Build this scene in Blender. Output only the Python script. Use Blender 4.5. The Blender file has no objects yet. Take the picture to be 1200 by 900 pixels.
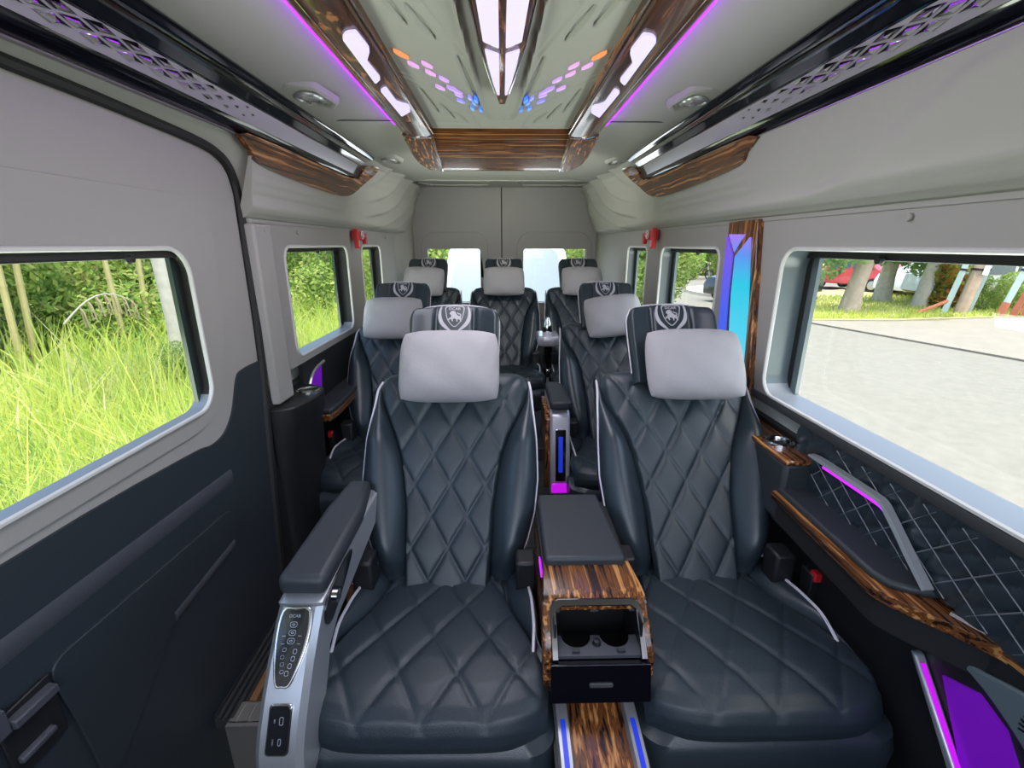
import bpy, bmesh, math, random
import numpy as np
from mathutils import Vector, Matrix
random.seed(7); rng = np.random.default_rng(7)
S = bpy.context.scene
COL = S.collection
PI = math.pi
# ------------------------------------------------------------------ camera
cd = bpy.data.cameras.new('camera'); cam = bpy.data.objects.new('camera', cd); COL.objects.link(cam)
F_PX = 540.0
cd.sensor_width = 36.0; cd.lens = 36.0 * F_PX / 1200.0; cd.clip_start = 0.02; cd.clip_end = 500
cam.location = (0, 0, 1.38)
cam.rotation_euler = (math.radians(90 - 16.7965), 0, math.radians(-1.2187))
S.camera = cam
# ------------------------------------------------------------------ light and exposure
S.view_settings.view_transform = 'Standard'; S.view_settings.look = 'None'
S.view_settings.gamma = 1.0; S.view_settings.use_curve_mapping = False
S.view_settings.exposure = 0.45
W = bpy.data.worlds.new('sky'); S.world = W; W.use_nodes = True
wn = W.node_tree.nodes; wl = W.node_tree.links; wn.clear()
wo = wn.new('ShaderNodeOutputWorld'); wb = wn.new('ShaderNodeBackground'); sk = wn.new('ShaderNodeTexSky')
sk.sky_type = 'NISHITA'; sk.sun_disc = False; sk.sun_elevation = math.radians(62); sk.sun_rotation = math.radians(140)
sk.air_density = 1.0; sk.dust_density = 3.0; sk.ozone_density = 1.0
wb.inputs['Strength'].default_value = 0.42
wl.new(sk.outputs[0], wb.inputs[0]); wl.new(wb.outputs[0], wo.inputs[0])
def sun_light():
    l = bpy.data.lights.new('sun', 'SUN'); l.energy = 5.2; l.angle = math.radians(1.5); l.color = (1.0, 0.95, 0.86)
    o = bpy.data.objects.new('sun', l); COL.objects.link(o)
    d = Vector((0.085, -0.07, -0.95)); o.rotation_euler = d.to_track_quat('-Z', 'Y').to_euler()
sun_light()
def area(name, loc, target, sx, sy, power, color=(1, 1, 1)):
    l = bpy.data.lights.new(name, 'AREA'); l.shape = 'RECTANGLE'; l.size = sx; l.size_y = sy; l.energy = power; l.color = color
    o = bpy.data.objects.new(name, l); COL.objects.link(o); o.location = loc
    o.rotation_euler = (Vector(target) - Vector(loc)).to_track_quat('-Z', 'Y').to_euler()
    return o
area('windscreen_daylight', (0, -0.95, 1.55), (0, 1.8, 0.95), 1.7, 0.9, 9, (0.93, 0.97, 1.0))
area('ceiling_lamp_light', (0.0, 1.35, 1.775), (0.0, 1.35, 0), 0.55, 1.1, 7, (0.93, 0.92, 1.0))
for sg in (-1, 1):   # added area lamps in mid-air, imitating bounce from the sunlit ground
    area('ground_bounce_fill', (sg * 1.75, 1.7, 0.45), (sg * 0.3, 1.7, 1.5), 4.0, 1.0, 75, (0.98, 1.0, 0.92))
area('rear_window_daylight', (0, 4.55, 1.1), (0, 2.0, 1.25), 1.5, 0.5, 2, (0.95, 0.98, 1.0))
S.cycles.use_denoising = True
S.cycles.max_bounces = 8; S.cycles.diffuse_bounces = 4; S.cycles.glossy_bounces = 4; S.cycles.transparent_max_bounces = 12
S.cycles.sample_clamp_indirect = 6
S.cycles.caustics_reflective = False; S.cycles.caustics_refractive = False

# ------------------------------------------------------------------ materials
def mat(name, col, rough=0.5, metal=0.0, coat=0.0, bump=None, emit=None, estr=0.0, var=0.0, vscale=5.0, spec=0.5, sheen=0.0):
    m = bpy.data.materials.new(name); m.use_nodes = True
    n = m.node_tree.nodes; l = m.node_tree.links; b = n['Principled BSDF']
    b.inputs['Base Color'].default_value = (*col, 1); b.inputs['Roughness'].default_value = rough
    b.inputs['Metallic'].default_value = metal; b.inputs['Coat Weight'].default_value = coat
    b.inputs['Coat Roughness'].default_value = 0.04; b.inputs['Specular IOR Level'].default_value = spec
    b.inputs['Sheen Weight'].default_value = sheen
    tc = n.new('ShaderNodeTexCoord')
    if var > 0:
        nz = n.new('ShaderNodeTexNoise'); nz.inputs['Scale'].default_value = vscale; nz.inputs['Detail'].default_value = 5
        l.new(tc.outputs['Object'], nz.inputs['Vector'])
        mx = n.new('ShaderNodeMix'); mx.data_type = 'RGBA'
        mx.inputs[6].default_value = (*[c * (1 - var) for c in col], 1); mx.inputs[7].default_value = (*[min(1, c * (1 + var)) for c in col], 1)
        l.new(nz.outputs['Fac'], mx.inputs[0]); l.new(mx.outputs[2], b.inputs['Base Color'])
    if bump:
        sc, st = bump
        nb = n.new('ShaderNodeTexNoise'); nb.inputs['Scale'].default_value = sc; nb.inputs['Detail'].default_value = 3
        bp = n.new('ShaderNodeBump'); bp.inputs['Strength'].default_value = st; bp.inputs['Distance'].default_value = 0.002
        l.new(tc.outputs['Object'], nb.inputs['Vector']); l.new(nb.outputs['Fac'], bp.inputs['Height']); l.new(bp.outputs[0], b.inputs['Normal'])
    if emit:
        b.inputs['Emission Color'].default_value = (*emit, 1); b.inputs['Emission Strength'].default_value = estr
    return m
def wood(name, axis, stretch=34.0, dark=(0.022, 0.009, 0.005), mid=(0.19, 0.068, 0.020), light=(0.55, 0.26, 0.085), swirl=0.10, scale=3.0):
    """zebrawood under clear lacquer; streaks run along object axis"""
    m = bpy.data.materials.new(name); m.use_nodes = True
    n = m.node_tree.nodes; l = m.node_tree.links; b = n['Principled BSDF']
    tc = n.new('ShaderNodeTexCoord'); mp = n.new('ShaderNodeMapping')
    sc = [stretch] * 3; sc[axis] = 0.16
    mp.inputs['Scale'].default_value = sc
    w0 = n.new('ShaderNodeTexNoise'); w0.inputs['Scale'].default_value = 4.0; w0.inputs['Detail'].default_value = 1
    l.new(tc.outputs['Object'], w0.inputs['Vector'])
    vm = n.new('ShaderNodeVectorMath'); vm.operation = 'SCALE'; vm.inputs['Scale'].default_value = swirl * 0.2
    l.new(w0.outputs['Color'], vm.inputs[0])
    va = n.new('ShaderNodeVectorMath'); va.operation = 'ADD'; l.new(tc.outputs['Object'], va.inputs[0]); l.new(vm.outputs[0], va.inputs[1])
    l.new(va.outputs[0], mp.inputs['Vector'])
    nz = n.new('ShaderNodeTexNoise'); nz.inputs['Scale'].default_value = scale; nz.inputs['Detail'].default_value = 3; nz.inputs['Roughness'].default_value = 0.5
    l.new(mp.outputs[0], nz.inputs['Vector'])
    r = n.new('ShaderNodeValToRGB'); e = r.color_ramp.elements
    e[0].position = 0.38; e[0].color = (*dark, 1); e[1].position = 0.64; e[1].color = (*light, 1)
    x = e.new(0.47); x.color = (*mid, 1); x = e.new(0.53); x.color = (*[c * 0.45 for c in mid], 1); x = e.new(0.58); x.color = (*[c * 1.5 for c in mid], 1)
    l.new(nz.outputs['Fac'], r.inputs[0]); l.new(r.outputs[0], b.inputs['Base Color'])
    b.inputs['Roughness'].default_value = 0.25; b.inputs['Coat Weight'].default_value = 0.30; b.inputs['Coat Roughness'].default_value = 0.05
    return m
def glow(name, col, strength):
    m = bpy.data.materials.new(name); m.use_nodes = True; n = m.node_tree.nodes; b = n['Principled BSDF']
    b.inputs['Base Color'].default_value = (*[0.6 * c for c in col], 1); b.inputs['Emission Color'].default_value = (*col, 1); b.inputs['Emission Strength'].default_value = strength
    b.inputs['Roughness'].default_value = 0.3
    return m
def pane_glass(name, tint):
    m = bpy.data.materials.new(name); m.use_nodes = True; n = m.node_tree.nodes; l = m.node_tree.links; n.clear()
    o = n.new('ShaderNodeOutputMaterial'); t = n.new('ShaderNodeBsdfTransparent'); g = n.new('ShaderNodeBsdfGlossy'); mx = n.new('ShaderNodeMixShader'); fr = n.new('ShaderNodeLayerWeight')
    t.inputs[0].default_value = (*tint, 1); g.inputs['Roughness'].default_value = 0.0; fr.inputs[0].default_value = 0.5
    pw = n.new('ShaderNodeMath'); pw.operation = 'POWER'; pw.inputs[1].default_value = 5; ma = n.new('ShaderNodeMath'); ma.operation = 'MULTIPLY_ADD'; ma.inputs[1].default_value = 0.07; ma.inputs[2].default_value = 0.025
    l.new(fr.outputs['Facing'], pw.inputs[0]); l.new(pw.outputs[0], ma.inputs[0])
    l.new(ma.outputs[0], mx.inputs[0]); l.new(t.outputs[0], mx.inputs[1]); l.new(g.outputs[0], mx.inputs[2]); l.new(mx.outputs[0], o.inputs[0])
    return m
M = {}
M['liner'] = mat('headliner', (0.43, 0.43, 0.395), 0.75, bump=(220, 0.15))
M['trimgrey'] = mat('wall_trim', (0.36, 0.35, 0.338), 0.55, bump=(300, 0.12))
M['lip'] = mat('pale_lip', (0.66, 0.66, 0.65), 0.4)
M['sillgrey'] = mat('sill_grey', (0.24, 0.27, 0.31), 0.4)
M['navy'] = mat('door_navy', (0.026, 0.034, 0.043), 0.5, bump=(260, 0.25))
M['navy2'] = mat('door_rib', (0.06, 0.064, 0.078), 0.5, bump=(260, 0.25))
M['black'] = mat('black_plastic', (0.012, 0.013, 0.015), 0.45, bump=(200, 0.15))
M['charcoal'] = mat('charcoal_trim', (0.045, 0.047, 0.05), 0.5)
M['gloss'] = mat('piano_black', (0.004, 0.004, 0.007), 0.08, coat=1.0)
M['rubber'] = mat('rubber', (0.012, 0.012, 0.013), 0.6)
M['frit'] = mat('glass_border', (0.028, 0.05, 0.045), 0.15)
M['frit2'] = mat('grey_glass_border', (0.11, 0.145, 0.16), 0.25)
M['leather'] = mat('leather', (0.0225, 0.033, 0.043), 0.33, bump=(420, 0.22), spec=0.55)
M['perf'] = mat('perforated_leather', (0.0215, 0.0325, 0.042), 0.37, bump=(520, 0.35), spec=0.5)
M['piping'] = mat('piping', (0.62, 0.60, 0.66), 0.5)
M['pillow'] = mat('pillow_cloth', (0.35, 0.335, 0.36), 0.9, bump=(160, 0.3), sheen=0.1)
M['emblem'] = mat('emblem_thread', (0.42, 0.405, 0.45), 0.6)
M['silver'] = mat('satin_silver', (0.45, 0.47, 0.50), 0.28, metal=0.55)
M['chrome'] = mat('chrome', (0.80, 0.80, 0.82), 0.10, metal=1.0)
M['pearl'] = mat('brushed_pearl', (0.62, 0.60, 0.68), 0.25, metal=0.4)
M['pad'] = mat('soft_pad', (0.029, 0.034, 0.041), 0.5, bump=(380, 0.25))
M['woodX'] = wood('zebrawood_across', 0); M['woodY'] = wood('zebrawood_along', 1)
M['woodZ'] = wood('zebrawood_upright', 2); M['woodfloor'] = wood('floor_planks', 1, dark=(0.09, 0.045, 0.02), mid=(0.2, 0.1, 0.05), light=(0.33, 0.18, 0.09))
M['woodrail'] = wood('zebrawood_rail', 1, stretch=18, swirl=0.5, light=(0.42, 0.16, 0.05), mid=(0.10, 0.032, 0.012))
M['railsilver'] = mat('rail_silver', (0.56, 0.53, 0.60), 0.28, metal=0.35)
M['alu'] = mat('aluminium_tread', (0.55, 0.54, 0.52), 0.38, metal=0.8)
M['red'] = mat('red_plastic', (0.55, 0.012, 0.02), 0.3, coat=0.4)
M['redbtn'] = mat('red_button', (0.75, 0.02, 0.03), 0.4)
M['white'] = mat('white_mark', (0.8, 0.8, 0.8), 0.5)
M['lamp'] = glow('lamp_diffuser', (0.74, 0.66, 1.0), 0.62)
M['violet'] = glow('violet_strip', (0.32, 0.012, 0.80), 1.9)
M['magenta'] = glow('magenta_strip', (0.62, 0.01, 0.85), 0.55)
M['violetlow'] = glow('violet_lens', (0.26, 0.01, 0.70), 0.17)
M['bluelens'] = glow('blue_lens', (0.015, 0.05, 0.75), 0.35)
M['glass'] = pane_glass('window_glass', (0.93, 0.96, 0.94))
M['screen'] = mat('panel_black', (0.01, 0.011, 0.013), 0.12, coat=0.6)
M['icon'] = mat('icon_print', (0.35, 0.38, 0.45), 0.5)

# ------------------------------------------------------------------ mesh helpers
class MB:
    def __init__(s): s.v = []; s.f = []
    def add(s, vs, fs):
        o = len(s.v); s.v += [tuple(map(float, p)) for p in vs]; s.f += [tuple(i + o for i in f) for f in fs]; return s
    def box(s, x0, x1, y0, y1, z0, z1):
        return s.add([(x0, y0, z0), (x1, y0, z0), (x1, y1, z0), (x0, y1, z0), (x0, y0, z1), (x1, y0, z1), (x1, y1, z1), (x0, y1, z1)],
                     [(0, 3, 2, 1), (4, 5, 6, 7), (0, 1, 5, 4), (1, 2, 6, 5), (2, 3, 7, 6), (3, 0, 4, 7)])
    def loft(s, rings, closed=True, caps=True):
        n = len(rings[0]); vs = [p for r in rings for p in r]; fs = []
        for i in range(len(rings) - 1):
            for j in range(n if closed else n - 1):
                k = (j + 1) % n
                fs.append((i * n + j, i * n + k, (i + 1) * n + k, (i + 1) * n + j))
        if caps and closed:
            fs.append(tuple(range(n - 1, -1, -1))); fs.append(tuple((len(rings) - 1) * n + j for j in range(n)))
        return s.add(vs, fs)
    def prism(s, poly, fn, h0, h1):
        return s.loft([[fn(p[0], p[1], h0) for p in poly], [fn(p[0], p[1], h1) for p in poly]])
    def grid(s, fn, nu, nv):
        vs = [fn(i / nu, j / nv) for j in range(nv + 1) for i in range(nu + 1)]; w = nu + 1
        return s.add(vs, [(j * w + i, j * w + i + 1, (j + 1) * w + i + 1, (j + 1) * w + i) for j in range(nv) for i in range(nu)])
    def tube(s, pts, r, n=8, closed=False, caps=True):
        P = [Vector(p) for p in pts]; R = r if isinstance(r, (list, tuple)) else [r] * len(P); rings = []; up = None
        for i, p in enumerate(P):
            a = P[i - 1] if (i > 0 or closed) else P[i]; b = P[(i + 1) % len(P)] if (i < len(P) - 1 or closed) else P[i]
            t = (b - a).normalized()
            if up is None: up = Vector((0, 0, 1)) if abs(t.z) < 0.9 else Vector((1, 0, 0))
            x = t.cross(up).normalized(); up = x.cross(t).normalized()
            rings.append([p + (x * math.cos(2 * PI * k / n) + up * math.sin(2 * PI * k / n)) * R[i] for k in range(n)])
        if closed: rings.append(rings[0])
        return s.loft(rings, True, caps and not closed)
    def lathe(s, prof, c=(0, 0, 0), n=20, axis=2):
        rings = []
        for r, h in prof:
            ring = []
            for k in range(n):
                a, b = r * math.cos(2 * PI * k / n), r * math.sin(2 * PI * k / n)
                q = [0, 0, 0]; q[axis] = h; q[(axis + 1) % 3] = a; q[(axis + 2) % 3] = b
                ring.append((c[0] + q[0], c[1] + q[1], c[2] + q[2]))
            rings.append(ring)
        return s.loft(rings)
    def xf(s, m): s.v = [tuple(m @ Vector(p)) for p in s.v]; return s
    def mesh(s, name, m, smooth=40):
        me = bpy.data.meshes.new(name); me.from_pydata(s.v, [], s.f); me.validate()
        bm = bmesh.new(); bm.from_mesh(me); bmesh.ops.remove_doubles(bm, verts=bm.verts, dist=1e-5); bmesh.ops.recalc_face_normals(bm, faces=bm.faces); bm.to_mesh(me); bm.free()
        if smooth is not None:
            me.shade_smooth(); me.set_sharp_from_angle(angle=math.radians(smooth))
        if m: me.materials.append(M[m] if isinstance(m, str) else m)
        return me
    def build(s, name, m, parent=None, smooth=40, bevel=0.0, seg=2, loc=None):
        o = bpy.data.objects.new(name, s.mesh(name, m, smooth)); COL.objects.link(o)
        if parent: o.parent = parent
        if loc: o.location = loc
        if bevel:
            b = o.modifiers.new('edge', 'BEVEL'); b.width = bevel; b.segments = seg; b.limit_method = 'ANGLE'; b.angle_limit = math.radians(35)
            b.harden_normals = False
        return o
def thing(name, label, cat, loc=(0, 0, 0), rz=0, group=None):
    o = bpy.data.objects.new(name, None); COL.objects.link(o); o.location = loc; o.rotation_euler = (0, 0, rz); o.empty_display_size = 0.1
    o['label'] = label; o['category'] = cat
    if group: o['group'] = group
    return o
def struct(o): o['kind'] = 'structure'; return o
def sroot(name):
    o = bpy.data.objects.new(name, None); COL.objects.link(o); o['kind'] = 'structure'; return o
def tag(o, label, cat, group=None):
    o['label'] = label; o['category'] = cat
    if group: o['group'] = group
    return o
def link_mesh(name, me, parent=None, loc=None):
    o = bpy.data.objects.new(name, me); COL.objects.link(o)
    if parent: o.parent = parent
    if loc: o.location = loc
    return o
def copy_tree(o, parent=None):
    c = o.copy(); COL.objects.link(c)
    if parent: c.parent = parent
    for ch in list(o.children): copy_tree(ch, c)
    return c
def rrect(a0, a1, b0, b1, r, n=6):
    out = []
    rs = r if isinstance(r, (list, tuple)) else [r] * 4
    for (ca, cb, t0, q) in ((a1, b1, 0, 0), (a0, b1, PI / 2, 1), (a0, b0, PI, 2), (a1, b0, 1.5 * PI, 3)):
        rr = rs[q]; cx = ca - rr if q in (0, 3) else ca + rr; cy = cb - rr if q in (0, 1) else cb + rr
        for k in range(n + 1):
            t = t0 + PI / 2 * k / n; out.append((cx + rr * math.cos(t), cy + rr * math.sin(t)))
    return out
def smooth_closed(pts, sub=4):
    out = []; n = len(pts)
    for i in range(n):
        p0, p1, p2, p3 = [Vector(pts[(i + k - 1) % n]) for k in range(4)]
        for j in range(sub):
            t = j / sub
            out.append(tuple(0.5 * ((2 * p1) + (p2 - p0) * t + (2 * p0 - 5 * p1 + 4 * p2 - p3) * t * t + (3 * p1 - p0 - 3 * p2 + p3) * t ** 3)))
    return out
def smooth_open(pts, sub=5):
    P = [Vector(p) for p in pts]; P = [2 * P[0] - P[1]] + P + [2 * P[-1] - P[-2]]; out = []
    for i in range(1, len(P) - 2):
        p0, p1, p2, p3 = P[i - 1:i + 3]
        for j in range(sub):
            t = j / sub
            out.append(tuple(0.5 * ((2 * p1) + (p2 - p0) * t + (2 * p0 - 5 * p1 + 4 * p2 - p3) * t * t + (3 * p1 - p0 - 3 * p2 + p3) * t ** 3)))
    out.append(tuple(P[-2])); return out
def fill(outer, holes, fn, depth=0.0):
    """flat sheet with holes, mapped by fn(a, b, h); h = 0 front, depth = thickness"""
    cu = bpy.data.curves.new('tmp', 'CURVE'); cu.dimensions = '2D'; cu.fill_mode = 'BOTH' if depth else 'FRONT'; cu.extrude = depth / 2
    for ps in [outer] + list(holes):
        sp = cu.splines.new('POLY'); sp.points.add(len(ps) - 1); sp.use_cyclic_u = True
        for q, p in zip(sp.points, ps): q.co = (p[0], p[1], 0, 1)
    o = bpy.data.objects.new('tmp', cu); COL.objects.link(o)
    dg = bpy.context.evaluated_depsgraph_get(); me = bpy.data.meshes.new_from_object(o.evaluated_get(dg))
    mb = MB(); mb.add([fn(v.co.x, v.co.y, v.co.z + depth / 2) for v in me.vertices], [tuple(p.vertices) for p in me.polygons])
    bpy.data.objects.remove(o); bpy.data.curves.remove(cu); bpy.data.meshes.remove(me)
    return mb
def text_mb(s, size, fn, bold=0.0):
    cu = bpy.data.curves.new('tmp', 'FONT'); cu.body = s; cu.size = size; cu.align_x = 'CENTER'; cu.align_y = 'CENTER'; cu.offset = bold; cu.resolution_u = 2
    o = bpy.data.objects.new('tmp', cu); COL.objects.link(o)
    dg = bpy.context.evaluated_depsgraph_get(); me = bpy.data.meshes.new_from_object(o.evaluated_get(dg))
    mb = MB(); mb.add([fn(v.co.x, v.co.y) for v in me.vertices], [tuple(p.vertices) for p in me.polygons])
    bpy.data.objects.remove(o); bpy.data.curves.remove(cu); bpy.data.meshes.remove(me)
    return mb
def round_poly(pts, r, n=3):
    out = []; k = len(pts)
    for i in range(k):
        p = Vector(pts[i]); a = (Vector(pts[i - 1]) - p); b = (Vector(pts[(i + 1) % k]) - p); ra = min(r, a.length * 0.4); rb = min(r, b.length * 0.4)
        A = p + a.normalized() * ra; B = p + b.normalized() * rb
        for j in range(n + 1):
            t = j / n; out.append(tuple(A * (1 - t) ** 2 + p * 2 * t * (1 - t) + B * t * t))
    return out
def interp(x, pts):
    return float(np.interp(x, [p[0] for p in pts], [p[1] for p in pts]))
def sm(x): x = min(1, max(0, x)); return x * x * (3 - 2 * x)

# ================================================================== the shell of the van
YR = 4.35                                # plane of the rear doors
def floor_shell():
    f = sroot('floor')
    mb = MB(); mb.box(-0.62, 0.92, 0.2, YR, -0.03, 0); mb.box(-0.92, -0.62, 1.06, YR, -0.03, 0)
    mb.build('floor_sheet', 'charcoal', f)
    for k in range(5):                    # laminate planks in the doorway and the aisle
        MB().box(-0.81, -0.62, 1.118 + k * 0.13, 1.118 + k * 0.13 + 0.127, 0, 0.006).build('plank', 'woodfloor', f, bevel=0.002)
    for k in range(14):
        MB().box(-0.10 + 0.0, 0.27, 1.55 + k * 0.16, 1.55 + k * 0.16 + 0.157, 0, 0.006).build('plank', 'charcoal', f, bevel=0.002)
    MB().box(-0.832, -0.62, 1.045, 1.115, 0.0, 0.008).build('tread_edge', 'alu', f, bevel=0.002)
    for k in range(6):
        MB().box(-0.825 + k * 0.034, -0.808 + k * 0.034, 1.05, 1.11, 0.008, 0.011).build('tread_rib', 'alu', f)
    MB().box(-0.832, -0.62, 1.035, 1.05, -0.26, 0.008).build('step_riser', 'alu', f)
    MB().box(-0.90, -0.40, 0.2, 1.06, -0.28, -0.26).build('step_plate', 'charcoal', f)
    MB().box(-0.62, -0.60, 0.2, 1.05, -0.26, 0.0).build('step_side', 'black', f)
    for k in range(4):
        MB().box(-0.886 + k * 0.019, -0.877 + k * 0.019, 1.06, 1.56, 0, 0.014).build('track_rib', 'charcoal', f)
floor_shell()
# headliner: one swept profile
PROF = [(0, 1.842), (0.26, 1.842), (0.40, 1.843), (0.52, 1.846), (0.62, 1.838), (0.69, 1.824)]
CORN = [(1.83, 0.69), (1.80, 0.735), (1.76, 0.765), (1.71, 0.793), (1.64, 0.812), (1.56, 0.832), (1.51, 0.842), (1.485, 0.848), (1.47, 0.86), (1.462, 0.885)]
def corn_x(z): return interp(-z, [(-a, b) for a, b in CORN])
def headliner():
    for side, nm in ((0, 'ceiling'),):
        half = PROF
        prof = [(-x, z) for x, z in reversed(half[1:])] + half
        prof = [(-0.76, 1.835)] + prof + [(0.76, 1.835)]
        mb = MB(); mb.loft([[(x, y, z) for x, z in prof] + [(x, y, z + 0.03) for x, z in reversed(prof)] for y in (-0.25, 2.5, 3.74)])
        c = mb.build('ceiling', 'liner'); struct(c)
        # thin joint lines where headliner sections meet
        for s in (-1, 1):
            MB().box(min(s * 0.40, s * 0.69), max(s * 0.40, s * 0.69), 1.995, 1.999, 1.8415, 1.845).xf(Matrix.Translation((0, 0, -0.006))).build('seam', 'charcoal', c)
    # rear section a little lower with two raised outlined panels
    r = MB(); r.box(-0.86, 0.92, 3.74, YR + 0.02, 1.862, 1.90); r.box(-0.86, 0.92, 3.72, 3.76, 1.835, 1.90)
    rc = r.build('ceiling', 'liner', None, bevel=0.01); struct(rc)
    for s in (-1, 1):
        q = [(s * 0.07 + 0.03, 3.80), (s * 0.62 + 0.03, 3.80), (s * 0.70 + 0.03, 4.0), (s * 0.62 + 0.03, 4.16), (s * 0.14 + 0.03, 4.16)]
        MB().tube([(a, b, 1.861) for a, b in q], 0.009, 6, closed=True).build('trim_ridge', 'liner', rc)
headliner()
def cornice(s):
    """moulded side cornice with ridges towards the back"""
    zs = []
    for i in range(len(CORN) - 1):
        for k in range(8): zs.append(CORN[i][0] + (CORN[i + 1][0] - CORN[i][0]) * k / 8)
    zs.append(CORN[-1][0])
    ys = [-0.25, 0.6] + [0.8 + 0.04 * k for k in range(21)] + [1.645, 1.66] + [1.68 + 0.022 * k for k in range(int((YR - 1.70) / 0.022))] + [YR - 0.02]
    def pt(y, z):
        if s < 0 and y < 1.66: z = max(z, 1.70)
        x = corn_x(z) + 0.045 * sm((z - 1.70) / 0.012) * sm((2.80 - y) / 0.06)
        t = sm((y - 2.88) / 0.45)
        h = (z - 1.47) / 0.36
        if t > 0:                          # swelling rear corner, three sweeping ridges
            x -= t * 0.04 * math.sin(PI * min(1, max(0, h)))
            rho = math.hypot((y - 2.60) / 1.20, (1.0 - h) / 0.92); ph = rho * 4.2; rd = ph - math.floor(ph); saw = rd / 0.86 if rd < 0.86 else (1 - rd) / 0.14
            x -= t * 0.046 * saw * sm(rho / 0.25 - 0.6) * sm((YR - 0.05 - y) / 0.25) * sm((h + 0.02) / 0.1)
        elif y > 1.55:
            for zz, w in ((1.585, 1), (1.555, 0.8)):
                x -= 0.006 * math.exp(-((z - zz) / 0.008) ** 2) * sm((y - 1.6) / 0.1) * sm((2.55 - y) / 0.1)
        else:
            d = (z - 1.515) - (1.30 - y) * 0.42
            x -= 0.016 * sm((0.012 - d) / 0.05) * sm((1.50 - y) / 0.25) * sm((1.71 - z) / 0.05) * sm((z - 1.50) / 0.03)
        x -= 0.014 * math.exp(-((z - 1.505) / 0.022) ** 2) * (1 - t)
        return (s * x, y, z)
    mb = MB(); mb.grid(lambda u, v: pt(ys[round(v * (len(ys) - 1))], zs[round(u * (len(zs) - 1))]), len(zs) - 1, len(ys) - 1)
    o = mb.build('trim_1' if s < 0 else 'trim_2', 'liner', smooth=60); struct(o)
for s in (-1, 1): cornice(s)

# ---------- side walls: sheets with window openings
def lay(s, x): return lambda a, b, h: (s * (x + h), a, b)
XW = 0.872
def window(idx, s, outline, x, depth, xg_pts=None, knob_y=None, frit='frit', sill='sillgrey', bar=0.028):
    """window in a side wall: pale lip, sill and dark reveal, frit strip, blind rail, pane"""
    r = sroot('window_%d' % idx)
    ys = [p[0] for p in outline]; zs = [p[1] for p in outline]; y0, y1, z0, z1 = min(ys), max(ys), min(zs), max(zs)
    k0 = 0.003; cy_, cz_ = (y0 + y1) / 2, (z0 + z1) / 2      # sits just inside the opening cut in the wall
    outline = [(cy_ + (a - cy_) * (1 - 2 * k0 / (y1 - y0)), cz_ + (b - cz_) * (1 - 2 * k0 / (z1 - z0))) for a, b in outline]
    MB().tube([(s * x, a, b) for a, b in outline], 0.006, 6, closed=True).build('frame_lip', 'lip', r)
    lo = MB(); hi = MB(); n = len(outline)
    cy, cz = (y0 + y1) / 2, (z0 + z1) / 2
    for i in range(n):
        a, b = outline[i], outline[(i + 1) % n]
        tgt = lo if (a[1] + b[1]) / 2 < z0 + 0.035 else hi
        tgt.add([(s * x, *a), (s * x, *b), (s * (x + depth), *b), (s * (x + depth), *a)], [(0, 1, 2, 3)])
    lo.build('window_sill', sill, r); hi.build('reveal', 'frit2' if frit == 'frit2' else 'rubber', r)
    # border strip on the glass at the rear edge, and the blind rail on top
    g = x + depth - 0.004
    w = 0.030 if idx == 1 else 0.05
    MB().box(*sorted((s * (g - 0.012), s * g)), y1 - w, y1 - 0.001, z0, z1).build('glass_border', frit, r)
    MB().box(*sorted((s * (g - 0.016), s * g)), y1 - w * 0.42, y1 - 0.001, z0, z1).build('glass_border', 'rubber', r)
    MB().box(*sorted((s * (g - 0.03), s * g)), y0, y1, z1 - bar, z1 + 0.004).build('blind_rail', 'rubber', r, bevel=0.004)
    if knob_y is not None:
        MB().lathe([(0.0, 0), (0.010, 0.001), (0.012, 0.008), (0.008, 0.016), (0, 0.018)], (s * (g - 0.045), knob_y, z1 - bar + 0.002), 12, 0).build('blind_knob', 'rubber', r)
    MB().box(*sorted((s * (x + depth - 0.001), s * (x + depth + 0.003))), y0 - 0.01, y1 + 0.01, z0 - 0.01, z1 + 0.01).build('pane', 'glass', r)
    return r
W1 = rrect(-0.05, 1.335, 0.915, 1.375, [0.075, 0.06, 0.06, 0.075])
W2 = rrect(1.93, 2.72, 0.915, 1.377, 0.06); W3 = rrect(2.985, 3.46, 0.915, 1.377, 0.06)
R1 = rrect(0.10, 1.465, 0.905, 1.372, 0.06); R2 = rrect(1.89, 2.60, 0.915, 1.372, 0.055); R3 = rrect(2.85, 3.30, 0.915, 1.372, 0.05)
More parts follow.
